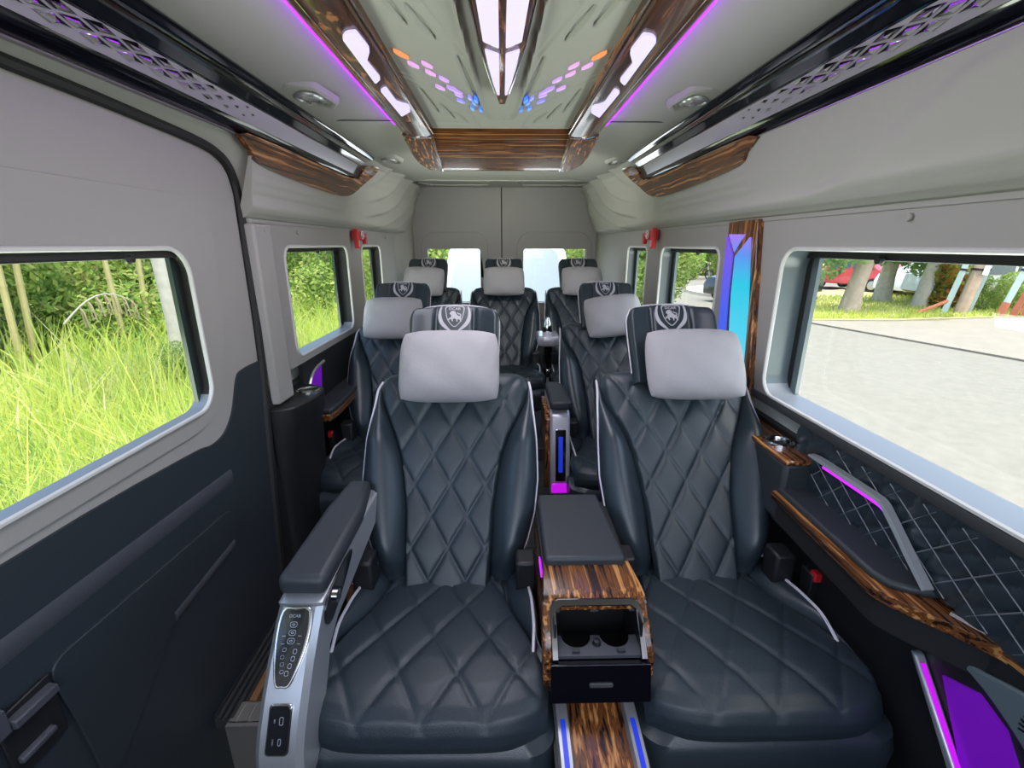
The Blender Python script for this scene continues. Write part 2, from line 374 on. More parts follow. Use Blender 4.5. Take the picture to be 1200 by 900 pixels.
def side_walls():
    # left wall behind the sliding door
    wl_ = fill([(1.69, 0.886), (YR, 0.886), (YR, 1.468), (1.69, 1.468)], [W2, W3], lay(-1, XW), 0.012).build('wall_left', 'trimgrey', smooth=30); struct(wl_)
    MB().box(-0.93, -0.885, 1.66, YR, -0.02, 0.81).build('wall_lower', 'black', wl_)
    # foot post of the pillar, leaning inwards, with screw caps
    MB().loft([[(-0.872, 1.655, z), (-0.84, 1.665, z), (-0.836, 1.78, z), (-0.872, 1.80, z)] for z in (0.80, 1.45)]).build('pillar_cover', 'trimgrey', wl_, bevel=0.008)
    for y in (1.735, 2.08, 3.62):
        MB().lathe([(0, 0), (0.009, 0), (0.008, 0.004), (0, 0.005)], (-0.868 if y > 1.8 else -0.839, y, 1.43), 12, 0).build('screw_cap', 'trimgrey', wl_)
    MB().box(-0.94, -0.868, 1.66, YR, 1.455, 1.475).build('wall_top', 'trimgrey', wl_)
    window(2, -1, W2, XW, 0.075, knob_y=2.33); window(3, -1, W3, XW, 0.07)
    wr = fill([(-0.25, 0.886), (YR, 0.886), (YR, 1.468), (-0.25, 1.468)], [R1, R2, R3], lay(1, XW), 0.012).build('wall_right', 'trimgrey', smooth=30); struct(wr)
    MB().box(0.90, 0.93, -0.25, YR, -0.02, 0.81).build('wall_lower', 'black', wr)
    MB().box(0.868, 0.94, -0.25, YR, 1.455, 1.475).build('wall_top', 'trimgrey', wr)
    for y in (1.025, 2.72):
        MB().lathe([(0, 0), (0.009, 0), (0.008, -0.004), (0, -0.005)], (0.868, y, 1.437), 12, 0).build('screw_cap', 'trimgrey', wr)
    window(4, 1, R1, XW, 0.10, knob_y=1.155, frit='frit2', bar=0.03); window(5, 1, R2, XW, 0.08, knob_y=2.2, frit='frit2'); window(6, 1, R3, XW, 0.07, frit='frit2')
    # outer skin of the roof so that no sky leaks in above the cornices
    sk_ = MB(); sk_.loft([[(x, y, z) for x, z in ((-0.96, 0.60), (-0.96, 0.905), (-0.955, 0.60))] for y in (1.7, YR)])
    rf = MB(); rf.loft([[(x, y, z) for x, z in ((-1.0, 1.39), (-0.93, 1.80), (-0.78, 1.98), (0.78, 1.98), (0.93, 1.80), (1.0, 1.39), (0.97, 1.39), (0.90, 1.79), (0.76, 1.95), (-0.76, 1.95), (-0.90, 1.79), (-0.97, 1.39))] for y in (-0.3, YR + 0.1)])
    o = rf.build('trim_3', 'lip'); struct(o)
    for s in (-1, 1):
        ys = -0.3
        lo = MB(); lo.box(*sorted((s * 0.925, s * (0.965 if s > 0 else 0.943))), ys if s > 0 else 1.68, YR + 0.1, -0.35, 0.90).build('wall_skin', 'lip', wr if s > 0 else wl_)
    for s, par, gaps in ((-1, wl_, ((1.66, 1.93), (2.72, 2.985), (3.46, YR + 0.05))), (1, wr, ((-0.3, 0.10), (1.465, 1.89), (2.60, 2.85), (3.30, YR + 0.05)))):
        for a, b in gaps: MB().box(*sorted((s * 0.90, s * 0.943)), a + 0.01, b - 0.01, 0.88, 1.41).build('pillar', 'frit', par)
side_walls()

# ---------- sliding door on the left
def sliding_door():
    d = sroot('door_1')
    lx = lay(-1, 0.885)
    split = [(-0.3, 0.842), (0.70, 0.842), (1.20, 0.815), (1.30, 0.80), (1.37, 0.81), (1.43, 0.86), (1.48, 0.95), (1.52, 0.976), (1.645, 0.98)]
    split = smooth_open(split, 4)
    up = [(p[0], p[1]) for p in split] + [(1.65, 1.2), (1.655, 1.55), (1.63, 1.62), (1.57, 1.66), (1.2, 1.685), (-0.3, 1.70)]
    fill(up, [W1], lx, 0.012).build('door_upper_panel', 'trimgrey', d, smooth=30)
    lowp = [(p[0], p[1]) for p in reversed(split)] + [(-0.3, -0.25), (1.50, -0.25), (1.53, 0.09), (1.60, 0.68)]
    fill(lowp, [], lay(-1, 0.878), 0.012).build('door_lower_panel', 'navy', d, smooth=30)
    # raised field around the window
    ring = round_poly([(-0.3, 1.512), (1.44, 1.512), (1.487, 1.46), (1.475, 1.2), (1.40, 0.93), (1.29, 0.862), (-0.3, 0.872)], 0.09, 6)
    fill(ring, [W1], lay(-1, 0.874), 0.012).build('window_surround', 'trimgrey', d, smooth=30, bevel=0.007, seg=3)
    # pressed ribs in the lower panel
    for (ya, za, yb, zb, w, m, x) in ((-0.2, 0.735, 1.36, 0.665, 0.028, 'navy2', 0.874),):
        MB().loft([[(-x - 0.006, y, z - w), (-x, y, z - w * 0.6), (-x, y, z + w * 0.6), (-x - 0.006, y, z + w)] for y, z in ((ya, za), (yb, zb))]).build('door_rib', m, d)
    fill(round_poly([(0.70, 0.61), (1.33, 0.572), (1.31, 0.455), (1.03, 0.445), (0.74, 0.22), (0.72, 0.45)], 0.05, 5), [], lay(-1, 0.871), 0.008).build('door_pocket_cover', 'navy', d, smooth=30, bevel=0.004)
    MB().loft([[(-0.876, y, z), (-0.868, y, z + 0.012), (-0.868, y, z + 0.03), (-0.876, y, z + 0.04)] for y, z in ((1.01, 0.415), (1.30, 0.435))]).build('door_rib', 'navy2', d)
    # latch recess with pull lever
    MB().box(-0.872, -0.866, 0.60, 0.70, 0.46, 0.60).build('handle_recess', 'black', d, bevel=0.004)
    MB().loft([[(-0.868, y, z), (-0.850, y, z + 0.003), (-0.850, y, z + 0.02), (-0.868, y, z + 0.025)] for y, z in ((0.615, 0.565), (0.695, 0.56))]).build('handle_lever', 'navy2', d, bevel=0.003)
    MB().loft([[(-0.868, y, z), (-0.856, y, z + 0.003), (-0.856, y, z + 0.014), (-0.868, y, z + 0.018)] for y, z in ((0.61, 0.49), (0.675, 0.487))]).build('handle_lever', 'navy2', d, bevel=0.003)
    MB().loft([[(-0.868, y, z), (-0.858, y, z + 0.006), (-0.858, y, z + 0.055), (-0.868, y, z + 0.06)] for y, z in ((0.2, 0.575), (0.615, 0.56))]).build('grab_bar', 'navy2', d, bevel=0.003)
    MB().box(-0.916, -0.90, -0.3, 1.62, 0.80, 0.91).build('door_skin', 'rubber', d); MB().box(-0.95, -0.915, -0.3, 1.62, -0.35, 0.84).build('door_skin', 'lip', d)
    MB().box(-0.925, -0.90, 1.36, 1.645, 0.88, 1.41).build('pillar', 'frit', d)
    window(1, -1, W1, 0.866, 0.046, knob_y=1.115)
    seal = smooth_open([(-0.3, 1.708), (0.6, 1.70), (0.97, 1.692), (1.25, 1.682), (1.50, 1.667), (1.60, 1.645), (1.65, 1.60), (1.668, 1.52), (1.665, 1.35), (1.652, 1.0), (1.61, 0.67), (1.54, 0.09), (1.52, -0.2)], 5)
    o = MB().tube([(-0.878, a, b) for a, b in seal], 0.015, 8).build('door_seal', 'rubber', d)
    # headliner return over the door (fascia between seal and cornice)
    f = MB(); sl = [(-0.3, 1.70)] + [p for p in seal if p[0] > -0.29 and p[1] > 1.46]
    f.loft([[(-0.80, p[0] * 1.0 + 0.0, 1.735) for p in sl], [(-0.842, p[0] + (0.03 if p[0] > 1.6 else 0), max(p[1], 1.47) + 0.022) for p in sl], [(-0.885, p[0], p[1]) for p in sl]], closed=False)
    q = f.build('trim_4', 'liner', smooth=60); struct(q)
    j = MB(); jl = [p for p in seal if 0.84 <= p[1] <= 1.64 and p[0] > 1.5]
    j.loft([[(-0.890, p[0] + 0.012, p[1]) for p in jl], [(-0.866, p[0] + 0.030, p[1]) for p in jl], [(-0.866, 1.71, p[1]) for p in jl]], closed=False)
    j.v = [(x, y, z) for x, y, z in j.v]; q2 = j.build('trim_5', 'liner', smooth=60); struct(q2)
    kl = [p for p in seal if p[1] <= 0.9 and p[0] > 1.5]
    k = MB(); k.loft([[(-0.890, p[0] + 0.012, p[1]) for p in kl], [(-0.864, p[0] + 0.030, p[1]) for p in kl], [(-0.864, 1.70, p[1]) for p in kl]], closed=False)
    struct(k.build('trim_7', 'black', smooth=60))
sliding_door()

# ---------- rear doors
def rear_doors():
    z1 = 1.372; wz0, wz1 = 0.86, 1.345
    for k, (xa, xb, wa, wb, hw) in enumerate(((-0.80, -0.004, -0.675, -0.195, None), (0.004, 0.865, 0.195, 0.765, None))):
        d = sroot('door_%d' % (k + 2))
        hole = rrect(wa, wb, wz0, wz1, 0.02)
        fl = lambda a, b, h: (a, YR - h + 0.012, b)
        fill(rrect(xa, xb, 0.2, 1.865, 0.005), [hole], fl, 0.012).build('door_panel', 'trimgrey', d, smooth=30)
        out = rrect(wa - 0.06 if k else wa - 0.05, wb + 0.07 if not k else wb + 0.05, 0.70, 1.49, 0.13)
        fill(out, [hole], lambda a, b, h: (a, YR - 0.001 - h, b), 0.014).build('window_surround', 'trimgrey', d, smooth=30, bevel=0.008)
        fr = MB(); fr.loft([[(a, YR - 0.016, b) for a, b in hole], [(a, YR + 0.05, b) for a, b in hole]], caps=False); fr.build('reveal', 'charcoal', d)
        MB().box(wa - 0.01, wb + 0.01, YR + 0.05, YR + 0.054, wz0 - 0.01, wz1 + 0.01).build('pane', 'glass', d)
        MB().box(xa, xb, YR + 0.03, YR + 0.06, 0.1, wz0).build('door_skin', 'lip', d); MB().box(xa, xb, YR + 0.03, YR + 0.06, wz1, 1.9).build('door_skin', 'lip', d)
        for a, b in ((xa, wa), (wb, xb)): MB().box(a, b, YR + 0.03, YR + 0.06, wz0, wz1).build('door_skin', 'lip', d)
        c = (xb - 0.06) if k == 0 else (xa + 0.06)
        MB().box(c - 0.02, c + 0.02, YR - 0.02, YR, 1.835, 1.85).build('hinge_stop', 'trimgrey', d)
    wr_ = sroot('wall_rear')
    MB().box(-0.005, 0.005, YR - 0.004, YR + 0.02, 0.2, 1.868).build('door_gap', 'rubber', wr_)
    for s, xe in ((-1, 0.80), (1, 0.865)):
        MB().loft([[(s * xe, YR + 0.02, z), (s * (xe - 0.012), YR - 0.02, z), (s * (xe + 0.0), YR - 0.09, z), (s * 0.90, YR - 0.55, z), (s * 0.93, YR + 0.02, z)] for z in (0.0, 1.47, 1.88)]).build('corner_post', 'liner', wr_, bevel=0.012)
        MB().tube([(s * (xe - 0.004), YR - 0.012, 0.6), (s * (xe - 0.006), YR - 0.012, 1.48)], 0.006, 6).build('door_seal', 'rubber', wr_)
    MB().box(-0.93, 0.93, YR + 0.02, YR + 0.06, -0.3, 0.25).build('rear_sill', 'black', wr_)
rear_doors()
def cab():
    # driver's end of the shell behind the viewpoint: roof, flanks, floor and the bulk of the dashboard under the windscreen
    struct(MB().box(-0.86, 0.86, -1.0, -0.2, 1.842, 1.87).build('ceiling', 'liner'))
    for k, sg in ((8, -1), (9, 1)): struct(MB().box(*sorted((sg * 0.885, sg * 0.99)), -1.2, -0.22, -0.35, 0.92).build('trim_%d' % k, 'navy'))
    struct(MB().box(-0.92, 0.92, -1.25, 0.22, -0.31, -0.28).build('floor', 'black'))
    struct(MB().loft([[(x, y, z) for y, z in ((-1.25, -0.3), (-0.75, -0.3), (-0.72, 0.75), (-0.80, 0.98), (-1.25, 1.02))] for x in (-0.88, 0.88)]).build('trim_10', 'black', bevel=0.04))
cab()

def wp(mb, name, m, parent, smooth=40, bevel=0.0, seg=2, rel=None):
    """part modelled in van coordinates under a thing (rel: the thing, when parent is a part of it)"""
    o = mb.build(name, m, parent, smooth, bevel, seg)
    if rel is None: o.location = [-c for c in parent.location]
    return o
# ================================================================== seats
E_ = Vector((0, 0.465, 0.765)).normalized(); N_ = Vector((0, -E_.z, E_.y))
B0 = Vector((0, 0.455, 0.415))
def bp(x, s, d): q = B0 + E_ * s + N_ * d; return (x, q.y, q.z)
CP = [(0, .125), (.08, .13), (.2, .136), (.3, .15), (.38, .165), (.44, .186), (.50, .215), (.55, .238), (.60, .248), (.66, .248)]
WP = [(0, .195), (.06, .215), (.12, .24), (.2, .262), (.3, .274), (.42, .272), (.52, .264), (.60, .258), (.66, .25)]
def quilt(x, s, dx, ds, h):
    a = x / dx + s / ds + 0.5; b = x / dx - s / ds + 0.5; k = dx * ds / math.hypot(dx, ds)
    da = abs(a - round(a)) * k; db = abs(b - round(b)) * k
    w = 0.0052
    return h * (1 - math.exp(-da / w)) * (1 - math.exp(-db / w)) + h * 0.25 * (abs(math.sin(PI * a)) * abs(math.sin(PI * b)))
def top_path(t):
    """t 0..1 along the front and over the shoulder -> s, d, width factor"""
    L = 0.60
    q = t * 0.87 - 0.07
    if q < L: return q, 0.0, 1.0
    a = (q - L) / 0.20
    ang = a * PI * 0.95
    return L + 0.062 * math.sin(ang), -0.055 * (1 - math.cos(ang)), 1.0 - 0.16 * sm(a * 1.2)
def back_panel():
    def fn(u, v):
        s, d, k = top_path(v); xn = 2 * u - 1; c = interp(s, CP) * k; x = xn * c
        edge = 1 - abs(xn)
        q = quilt(x, v * 0.87 - 0.07, 0.112, 0.188, 0.0085) * sm(edge / 0.10 + 0.15) * (1 - sm((v - 0.86) / 0.1))
        d += q - 0.012 * sm((0.05 - edge) / 0.05) - 0.030 * sm((s - 0.42) / 0.15) * abs(xn) ** 3 + 0.012 * (1 - sm((s - .05) / .2)) 
        return bp(x, s, d)
    m = MB(); m.grid(fn, 84, 130); return m
def back_bolster(sg):
    n = 22
    def fn(u, v):
        s = 0.0 + v * 0.655; c = interp(s, CP); w = interp(s, WP); g = max(w - c, 0.006); b = min(0.058, g * 0.62) * (0.55 + 0.45 * sm(s / 0.12))
        if u < 0.62:
            p = u / 0.62; x = c + g * (p ** 0.92); d = -0.010 + b * math.sin(PI * min(1, p * 0.93)) ** 0.75
        else:
            p = (u - 0.62) / 0.38; x = w + 0.006 * math.sin(PI * p) - 0.03 * p * p; d = -0.010 + b * math.sin(PI * 0.93) ** 0.75 - 0.135 * p
        top = sm((v - 0.86) / 0.14); d -= 0.05 * top ** 2
        bot = sm((0.10 - v) / 0.10); d -= 0.03 * bot
        return bp(sg * x, s, d - 0.030 * sm((s - 0.42) / 0.15) * min(1, c / .248))
    m = MB(); m.grid(fn, n, 44); return m
def back_piping(sg):
    pts = []
    for k in range(34):
        s = 0.05 + 0.585 * k / 33; c = interp(s, CP); w = interp(s, WP)
        pts.append(bp(sg * (w + 0.001), s, -0.004 - 0.030 * sm((s - 0.42) / 0.15) * min(1, c / .248) - 0.05 * sm((s / 0.655 - 0.86) / 0.14) ** 2))
    m = MB(); m.tube(pts, 0.0042, 6); return m
def back_shell():
    m = MB()
    def fn(u, v):
        s = -0.02 + v * 0.68; w = interp(s, WP) - 0.022; xn = 2 * u - 1; return bp(xn * w, s, -0.12 - 0.035 * (1 - abs(xn) ** 4))
    m.grid(fn, 10, 14); return m
CC = [(0, .270), (.06, .277), (.12, .276), (.18, .265), (.24, .243), (.30, .214), (.38, .186), (.52, .166)]
CW = [(.08, .236), (.15, .250), (.25, .258), (.35, .256), (.52, .236)]
def cush_path(t):
    pts = [(.52, .405), (.40, .418), (.28, .432), (.16, .442), (.09, .442), (.045, .434), (.018, .420), (.004, .400), (.0, .38), (.006, .355)]
    d = [0]
    for a, b in zip(pts, pts[1:]): d.append(d[-1] + math.dist(a, b))
    q = t * d[-1]; return float(np.interp(q, d, [p[0] for p in pts])), float(np.interp(q, d, [p[1] for p in pts])), q
def seat_panel():
    def fn(u, v):
        y, z, q = cush_path(v); xn = 2 * u - 1; c = interp(y, CC); x = xn * c; e = 1 - abs(xn)
        z += quilt(x, q + 0.05, 0.136, 0.225, 0.0065) * sm(e / 0.08 + 0.1) * (1 - sm((v - 0.87) / 0.08))
        z -= 0.016 * sm((0.06 - e) / 0.06) + 0.012 * abs(xn) ** 6
        y += 0.052 * abs(xn) ** 5 * sm((0.22 - y) / 0.2)
        return (x, y, z)
    m = MB(); m.grid(fn, 84, 104); return m
def seat_bolster(sg):
    def fn(u, v):
        y = 0.12 + v * 0.40; c = interp(y, CC) - 0.004; w = interp(y, CW); g = max(w - c, 0.01); zb = interp(y, [(.09, .430), (.16, .430), (.3, .42), (.52, .395)])
        h = 0.040 * sm((y - 0.12) / 0.16)
        if u < 0.55: p = u / 0.55; x = c + g * p; z = zb - 0.012 + h * math.sin(PI * 0.5 * min(1, p * 1.35)) ** 0.8
        else: p = (u - 0.55) / 0.45; x = w + 0.008 * math.sin(PI * p); z = zb - 0.012 + h * (1 - p ** 2) * 1.0 - 0.10 * p
        return (sg * x, y, z)
    m = MB(); m.grid(fn, 16, 26); return m
def seat_piping(sg):
    pts = []
    for k in range(22):
        y = 0.15 + 0.33 * k / 21; w = interp(y, CW); zb = interp(y, [(.09, .430), (.16, .430), (.3, .42), (.52, .395)]); h = 0.040 * sm((y - 0.12) / 0.16)
        pts.append((sg * (w - 0.008), y, zb - 0.009 + h))
    m = MB(); m.tube(pts, 0.0042, 6); return m
def outline(hw, y0, y1, r, n=6): return rrect(-hw, hw, y0, y1, r, n)
def seat_base():
    m = MB()
    m.loft([[(x, y, z) for x, y in outline(h, a, 0.54, 0.06)] for h, a, z in ((0.250, 0.03, 0.20), (0.286, 0.0, 0.225), (0.293, -0.004, 0.31), (0.288, 0.004, 0.348), (0.255, 0.03, 0.362), (0.235, 0.05, 0.40))])
    return m
def seat_pedestal():
    m = MB(); m.loft([[(x, y, z) for x, y in outline(h, a, b, 0.03, 3)] for h, a, b, z in ((0.22, 0.06, 0.56, 0.0), (0.20, 0.10, 0.52, 0.05), (0.20, 0.10, 0.52, 0.21))]); return m
def head_f(x):
    ax = abs(x); d = 0.018 + 0.030 * sm((ax - 0.065) / 0.09) ** 1.3
    d -= 0.007 * math.exp(-((ax - 0.072) / 0.003) ** 2) + 0.006 * math.exp(-((ax - 0.058) / 0.002) ** 2) * 0.6
    return d
def headrest():
    S_ = [.60, .64, .70, .76, .81, .85, .872, .884, .891, .895, .8955]; xs = [-1 + 2 * k / 72 for k in range(73)]; rings = []
    for s in S_:
        k = 1 - sm((s - 0.855) / 0.042) * 0.10; hw = (0.146 + 0.006 * sm((s - .6) / .2)) * k; rnd = max(0.0, (s - 0.872) / 0.0235); th = 1 - 0.75 * rnd ** 3
        ring = []
        for q in xs:
            x = q * hw; ee = sm((abs(q) - 0.90) / 0.10); ds = -0.022 * abs(q) ** 2.6 * sm((s - .75) / .12)
            d = head_f(x) - 0.022 * ee ** 2; ring.append(bp(x, s + ds, -0.02 + (d + 0.02) * th))
        for q in reversed(xs[::4]):
            x = q * hw * 0.985; ds = -0.022 * abs(q) ** 2.6 * sm((s - .75) / .12)
            d = head_f(x) - 0.075; ring.append(bp(x, s + ds, -0.02 + (d + 0.02) * th))
        rings.append(ring)
    m = MB(); m.loft(rings); return m
def headrest_piping():
    pts = []
    for s in [.64, .70, .76, .81, .85, .872, .884, .891, .895]:
        k = 1 - sm((s - 0.855) / 0.042) * 0.10; hw = (0.146 + 0.006 * sm((s - .6) / .2)) * k; pts.append((hw, s - 0.022 * sm((s - .75) / .12)))
    pts = pts + [(x, .8965 - 0.022 * (abs(x) / .137) ** 2.6) for x in (.12, .10, .08, .06, .03, 0)]
    full = pts + [(-x, s) for x, s in reversed(pts[:-1])]
    m = MB(); m.tube([bp(x, s, head_f(x) * 0.3 - 0.014 if abs(x) > .13 else -0.006) for x, s in full], 0.0028, 5); return m
EMX = lambda px, py: ((px - 560) / 4700.0, 0.884 - (py - 112) / 4700.0)
def emblem():
    m = MB(); dd = 0.0205
    def poly(pts, sub=3):
        pts = smooth_closed(pts, sub) if sub else pts
        q = fill([EMX(*p) for p in pts], [], lambda a, b, h: bp(a, b, dd)); m.add(q.v, q.f)
    la = [(360, 122), (320, 165), (297, 280), (312, 390), (370, 475), (450, 535), (515, 585), (556, 594), (540, 570), (500, 535), (430, 455), (378, 385), (348, 290), (345, 200)]
    poly(la, 2); poly([(1120 - x, y) for x, y in la], 2)
    sh = smooth_closed([(410, 140), (490, 122), (560, 118), (630, 122), (712, 140), (708, 240), (680, 350), (625, 435), (560, 484), (495, 435), (440, 350), (414, 240)], 3)
    c = (560, 290); inn = [(c[0] + (x - c[0]) * 0.90, c[1] + (y - c[1]) * 0.92) for x, y in sh]
    q = fill([EMX(*p) for p in sh], [[EMX(*p) for p in inn]], lambda a, b, h: bp(a, b, dd)); m.add(q.v, q.f)
    # prowling lion: body, raised paw, hind legs, tail
    lion = [(488, 232), (505, 212), (540, 205), (572, 222), (586, 262), (612, 288), (648, 300), (664, 326), (660, 352), (676, 388), (658, 396), (640, 366), (622, 348), (604, 366), (612, 392), (592, 392), (584, 352), (552, 338), (530, 352), (540, 384), (520, 390), (508, 356), (482, 350), (474, 372), (458, 366), (464, 336), (496, 320), (506, 292), (494, 270), (476, 262)]
    poly([(x, y - 2) for x, y in lion], 0)
    poly([(634, 300), (652, 286), (640, 268), (608, 262), (598, 240), (608, 226), (616, 246), (650, 254), (668, 282), (658, 306)], 2)
    t = text_mb('DCAR', 62, lambda a, b: bp(*EMX(560 + a * 1.12, 172 - b), dd), bold=1.2); m.add(t.v, t.f)
    return m
def recliner_cover(sg):
    m = MB(); m.box(*sorted((sg * 0.205, sg * 0.262)), 0.40, 0.47, 0.35, 0.52); return m
def buckle(sg, seat):
    x = sg * 0.30
    b = MB().box(x - 0.013, x + 0.013, 0.36, 0.41, 0.30, 0.485).build('buckle', 'black', seat, bevel=0.004)
    MB().box(x - 0.010, x + 0.010, 0.352, 0.378, 0.468, 0.494).build('buckle_button', 'redbtn', b, bevel=0.003)
SEAT_LABEL = {}
seat0 = thing('captain_seat', 'black quilted leather captain seat, front left, with a silver control armrest', 'seat', (-0.178, 0.70, 0), -0.018, 'quilted leather captain seats')
def make_seat_parts(t):
    back_panel().build('backrest', 'perf', t, smooth=60)
    for sg in (-1, 1):
        back_bolster(sg).build('back_bolster', 'leather', t, smooth=70)
        back_piping(sg).build('piping', 'piping', t)['label'] = 'pale piping along the edge of the backrest'
        seat_bolster(sg).build('cushion_bolster', 'leather', t, smooth=70)
        seat_piping(sg).build('piping', 'piping', t)
        recliner_cover(sg).build('recliner_cover', 'black', t, bevel=0.008)
    back_shell().build('back_shell', 'black', t)
    seat_panel().build('seat_cushion', 'perf', t, smooth=60)
    seat_base().build('seat_base', 'leather', t, smooth=50)
    seat_pedestal().build('pedestal', 'black', t)
    h = headrest().build('headrest', 'leather', t, smooth=50); h['label'] = 'winged headrest with an embroidered lion crest'
    e = emblem().build('emblem', 'emblem', h, smooth=None); e['label'] = 'pale embroidered shield with a lion between two laurel branches'
    headrest_piping().build('piping', 'piping', h)
make_seat_parts(seat0)
SEATS = [seat0]
for (x, y, z, lab) in (
        (0.585, 0.71, 0, 'black quilted leather captain seat, front right, beside the lit wall console'),
        (-0.555, 1.77, 0, 'black quilted seat in the second row behind the left cup holder block'),
        (0.585, 1.77, 0, 'black quilted seat in the second row with a pearl silver armrest on its aisle side'),
        (-0.580, 2.90, 0.10, 'black quilted seat in the back row, in the left corner below the red hammer'),
        (0.015, 2.90, 0.10, 'black quilted seat in the middle of the back row before the rear door gap'),
        (0.604, 2.90, 0.10, 'black quilted seat in the back row, right of the chrome cup tray')):
    c = copy_tree(seat0); c.location = (x, y, z); c.rotation_euler = (0, 0, 0); c['label'] = lab; SEATS.append(c)
buckle(-1, SEATS[0]); buckle(1, SEATS[1]); buckle(-1, SEATS[2]); buckle(1, SEATS[3])
# armrest of the front left seat
def control_armrest(seat):
    x0, x1 = -0.308, -0.214
    prof = [(0.56, 0.665), (0.145, 0.655), (0.11, 0.640), (0.035, 0.565), (-0.035, 0.47), (-0.058, 0.41), (-0.05, 0.36), (-0.01, 0.35), (0.05, 0.42), (0.10, 0.50), (0.17, 0.555), (0.56, 0.60)]
    p = smooth_closed(prof, 2)
    b = MB(); b.loft([[(x, y + (0.010 if q else 0), z - (0.006 if q else 0)) for y, z in p] for x, q in ((x0, 1), (x0 + 0.012, 0), (x1 - 0.012, 0), (x1, 1))])
    arm = b.build('armrest', 'silver', seat, smooth=35); arm['label'] = 'silver armrest body with black control panels'
    pad = MB(); pad.loft([[(x, y, z) for x, y in ((x0 - 0.004, 0.125), (x1 + 0.006, 0.125), (x1 + 0.004, 0.40), (x1 - 0.02, 0.56), (x0 + 0.01, 0.56), (x0 - 0.004, 0.42))] for z in (0.652, 0.70)])
    pad.build('armrest_pad', 'pad', arm, bevel=0.016, seg=3)
    # front slope: frame of two points, from the pad edge down to the nose
    def slope(t0, t1):
        a = Vector((0, *t0)); c = Vector((0, *t1)); e = (c - a).normalized(); n = Vector((0, -e.z * -1, 0)); n = Vector((0, e.z, -e.y)); n = n if n.y < 0 else -n
        L = (c - a).length; xm = (x0 + x1) / 2
        return L, lambda u, w, h: tuple(Vector((xm + u, 0, 0)) + a + e * (L - w) + n * h)
    L, f1 = slope((0.105, 0.640), (0.010, 0.533))
    ov = smooth_closed([(-0.026, L - 0.006), (0.0, L - 0.002), (0.026, L - 0.006), (0.029, L * 0.55), (0.012, 0.012), (-0.004, 0.004), (-0.018, 0.012), (-0.029, L * 0.55)], 4)
    MB().prism([(a * 1.18, (b - L / 2) * 1.06 + L / 2) for a, b in ov], f1, 0.000, 0.007).build('panel_bezel', 'chrome', arm, bevel=0.002)
    MB().prism(ov, f1, 0.000, 0.0085).build('control_panel', 'screen', arm, bevel=0.001)['label'] = 'black oval touch panel with seat icons'
    ic = MB()
    t = text_mb('DCAR', 0.009, lambda a, b: f1(a, L * 0.90 + b, 0.0092)); ic.add(t.v, t.f)
    def ring(cx, cy, a, b, w=0.0009):
        o = rrect(cx - a, cx + a, cy - b, cy + b, min(a, b) * 0.8, 3); i = rrect(cx - a + w, cx + a - w, cy - b + w, cy + b - w, min(a, b) * 0.75, 3)
        q = fill(o, [i], lambda p, r, h: f1(p, r, 0.0092)); ic.add(q.v, q.f)
    for k, yy in enumerate((0.79, 0.685, 0.58)): ring(0.0, L * yy, 0.0075, 0.0055); ring(0, L * yy, 0.003, 0.002)
    for k, (cx, yy) in enumerate(((0.012, 0.45), (0.010, 0.36), (0.006, 0.27), (0.002, 0.18))): ring(cx, L * yy, 0.0042, 0.0048); 
    for k, (cx, yy) in enumerate(((-0.010, 0.47), (-0.012, 0.38), (-0.010, 0.29), (-0.008, 0.2))): ring(cx, L * yy, 0.004, 0.0035, 0.0006)
    for sgn in (-1, 1):
        for yy in (0.64, 0.54): 
            q = [(sgn * 0.013, L * yy), (sgn * 0.020, L * yy), (sgn * 0.020, L * yy + 0.001), (sgn * 0.013, L * yy + 0.001)]; ic.add([f1(a, b, 0.0092) for a, b in q], [(0, 1, 2, 3)])
    ic.build('panel_icons', 'icon', arm, smooth=None)['kind'] = 'stuff'
    L2, f2 = slope((-0.004, 0.512), (-0.050, 0.436))
    MB().prism(rrect(-0.023, 0.023, 0, L2, 0.008), f2, 0.0, 0.007).build('panel_bezel', 'chrome', arm, bevel=0.002)
    MB().prism(rrect(-0.020, 0.020, 0.003, L2 - 0.003, 0.007), f2, 0.0, 0.0085).build('socket_panel', 'screen', arm, bevel=0.001)['label'] = 'black panel with two charging sockets'
    us = MB()
    for cy, a, b in ((L2 * 0.68, 0.004, 0.007), (L2 * 0.28, 0.003, 0.006)):
        o = rrect(0.005 - a, 0.005 + a, cy - b, cy + b, 0.0025, 3); i = rrect(0.005 - a + 0.001, 0.005 + a - 0.001, cy - b + 0.001, cy + b - 0.001, 0.0018, 3)
        q = fill(o, [i], lambda p, r, h: f2(p, r, 0.0093)); us.add(q.v, q.f)
        t = text_mb('USB' if a > 0.0035 else 'USB-C', 0.0042, lambda p, r: f2(-0.008 + r * -1, cy + p, 0.0093)); us.add(t.v, t.f)
    us.build('socket_print', 'icon', arm, smooth=None)['kind'] = 'stuff'
    # black oval remote set into the inner side below the pad
    ov = smooth_closed([(0.13, 0.635), (0.20, 0.650), (0.30, 0.645), (0.24, 0.605), (0.15, 0.575), (0.115, 0.59)], 4)
    fs = lambda a, b, h: (x1 + h, a, b)
    MB().prism(ov, fs, -0.002, 0.005).build('side_dial', 'screen', arm, bevel=0.002)
    MB().lathe([(0.0, 0), (0.016, 0), (0.016, 0.008), (0.011, 0.010), (0, 0.010)], (x1 + 0.003, 0.175, 0.612), 18, 0).build('dial_knob', 'chrome', arm)
control_armrest(SEATS[0])
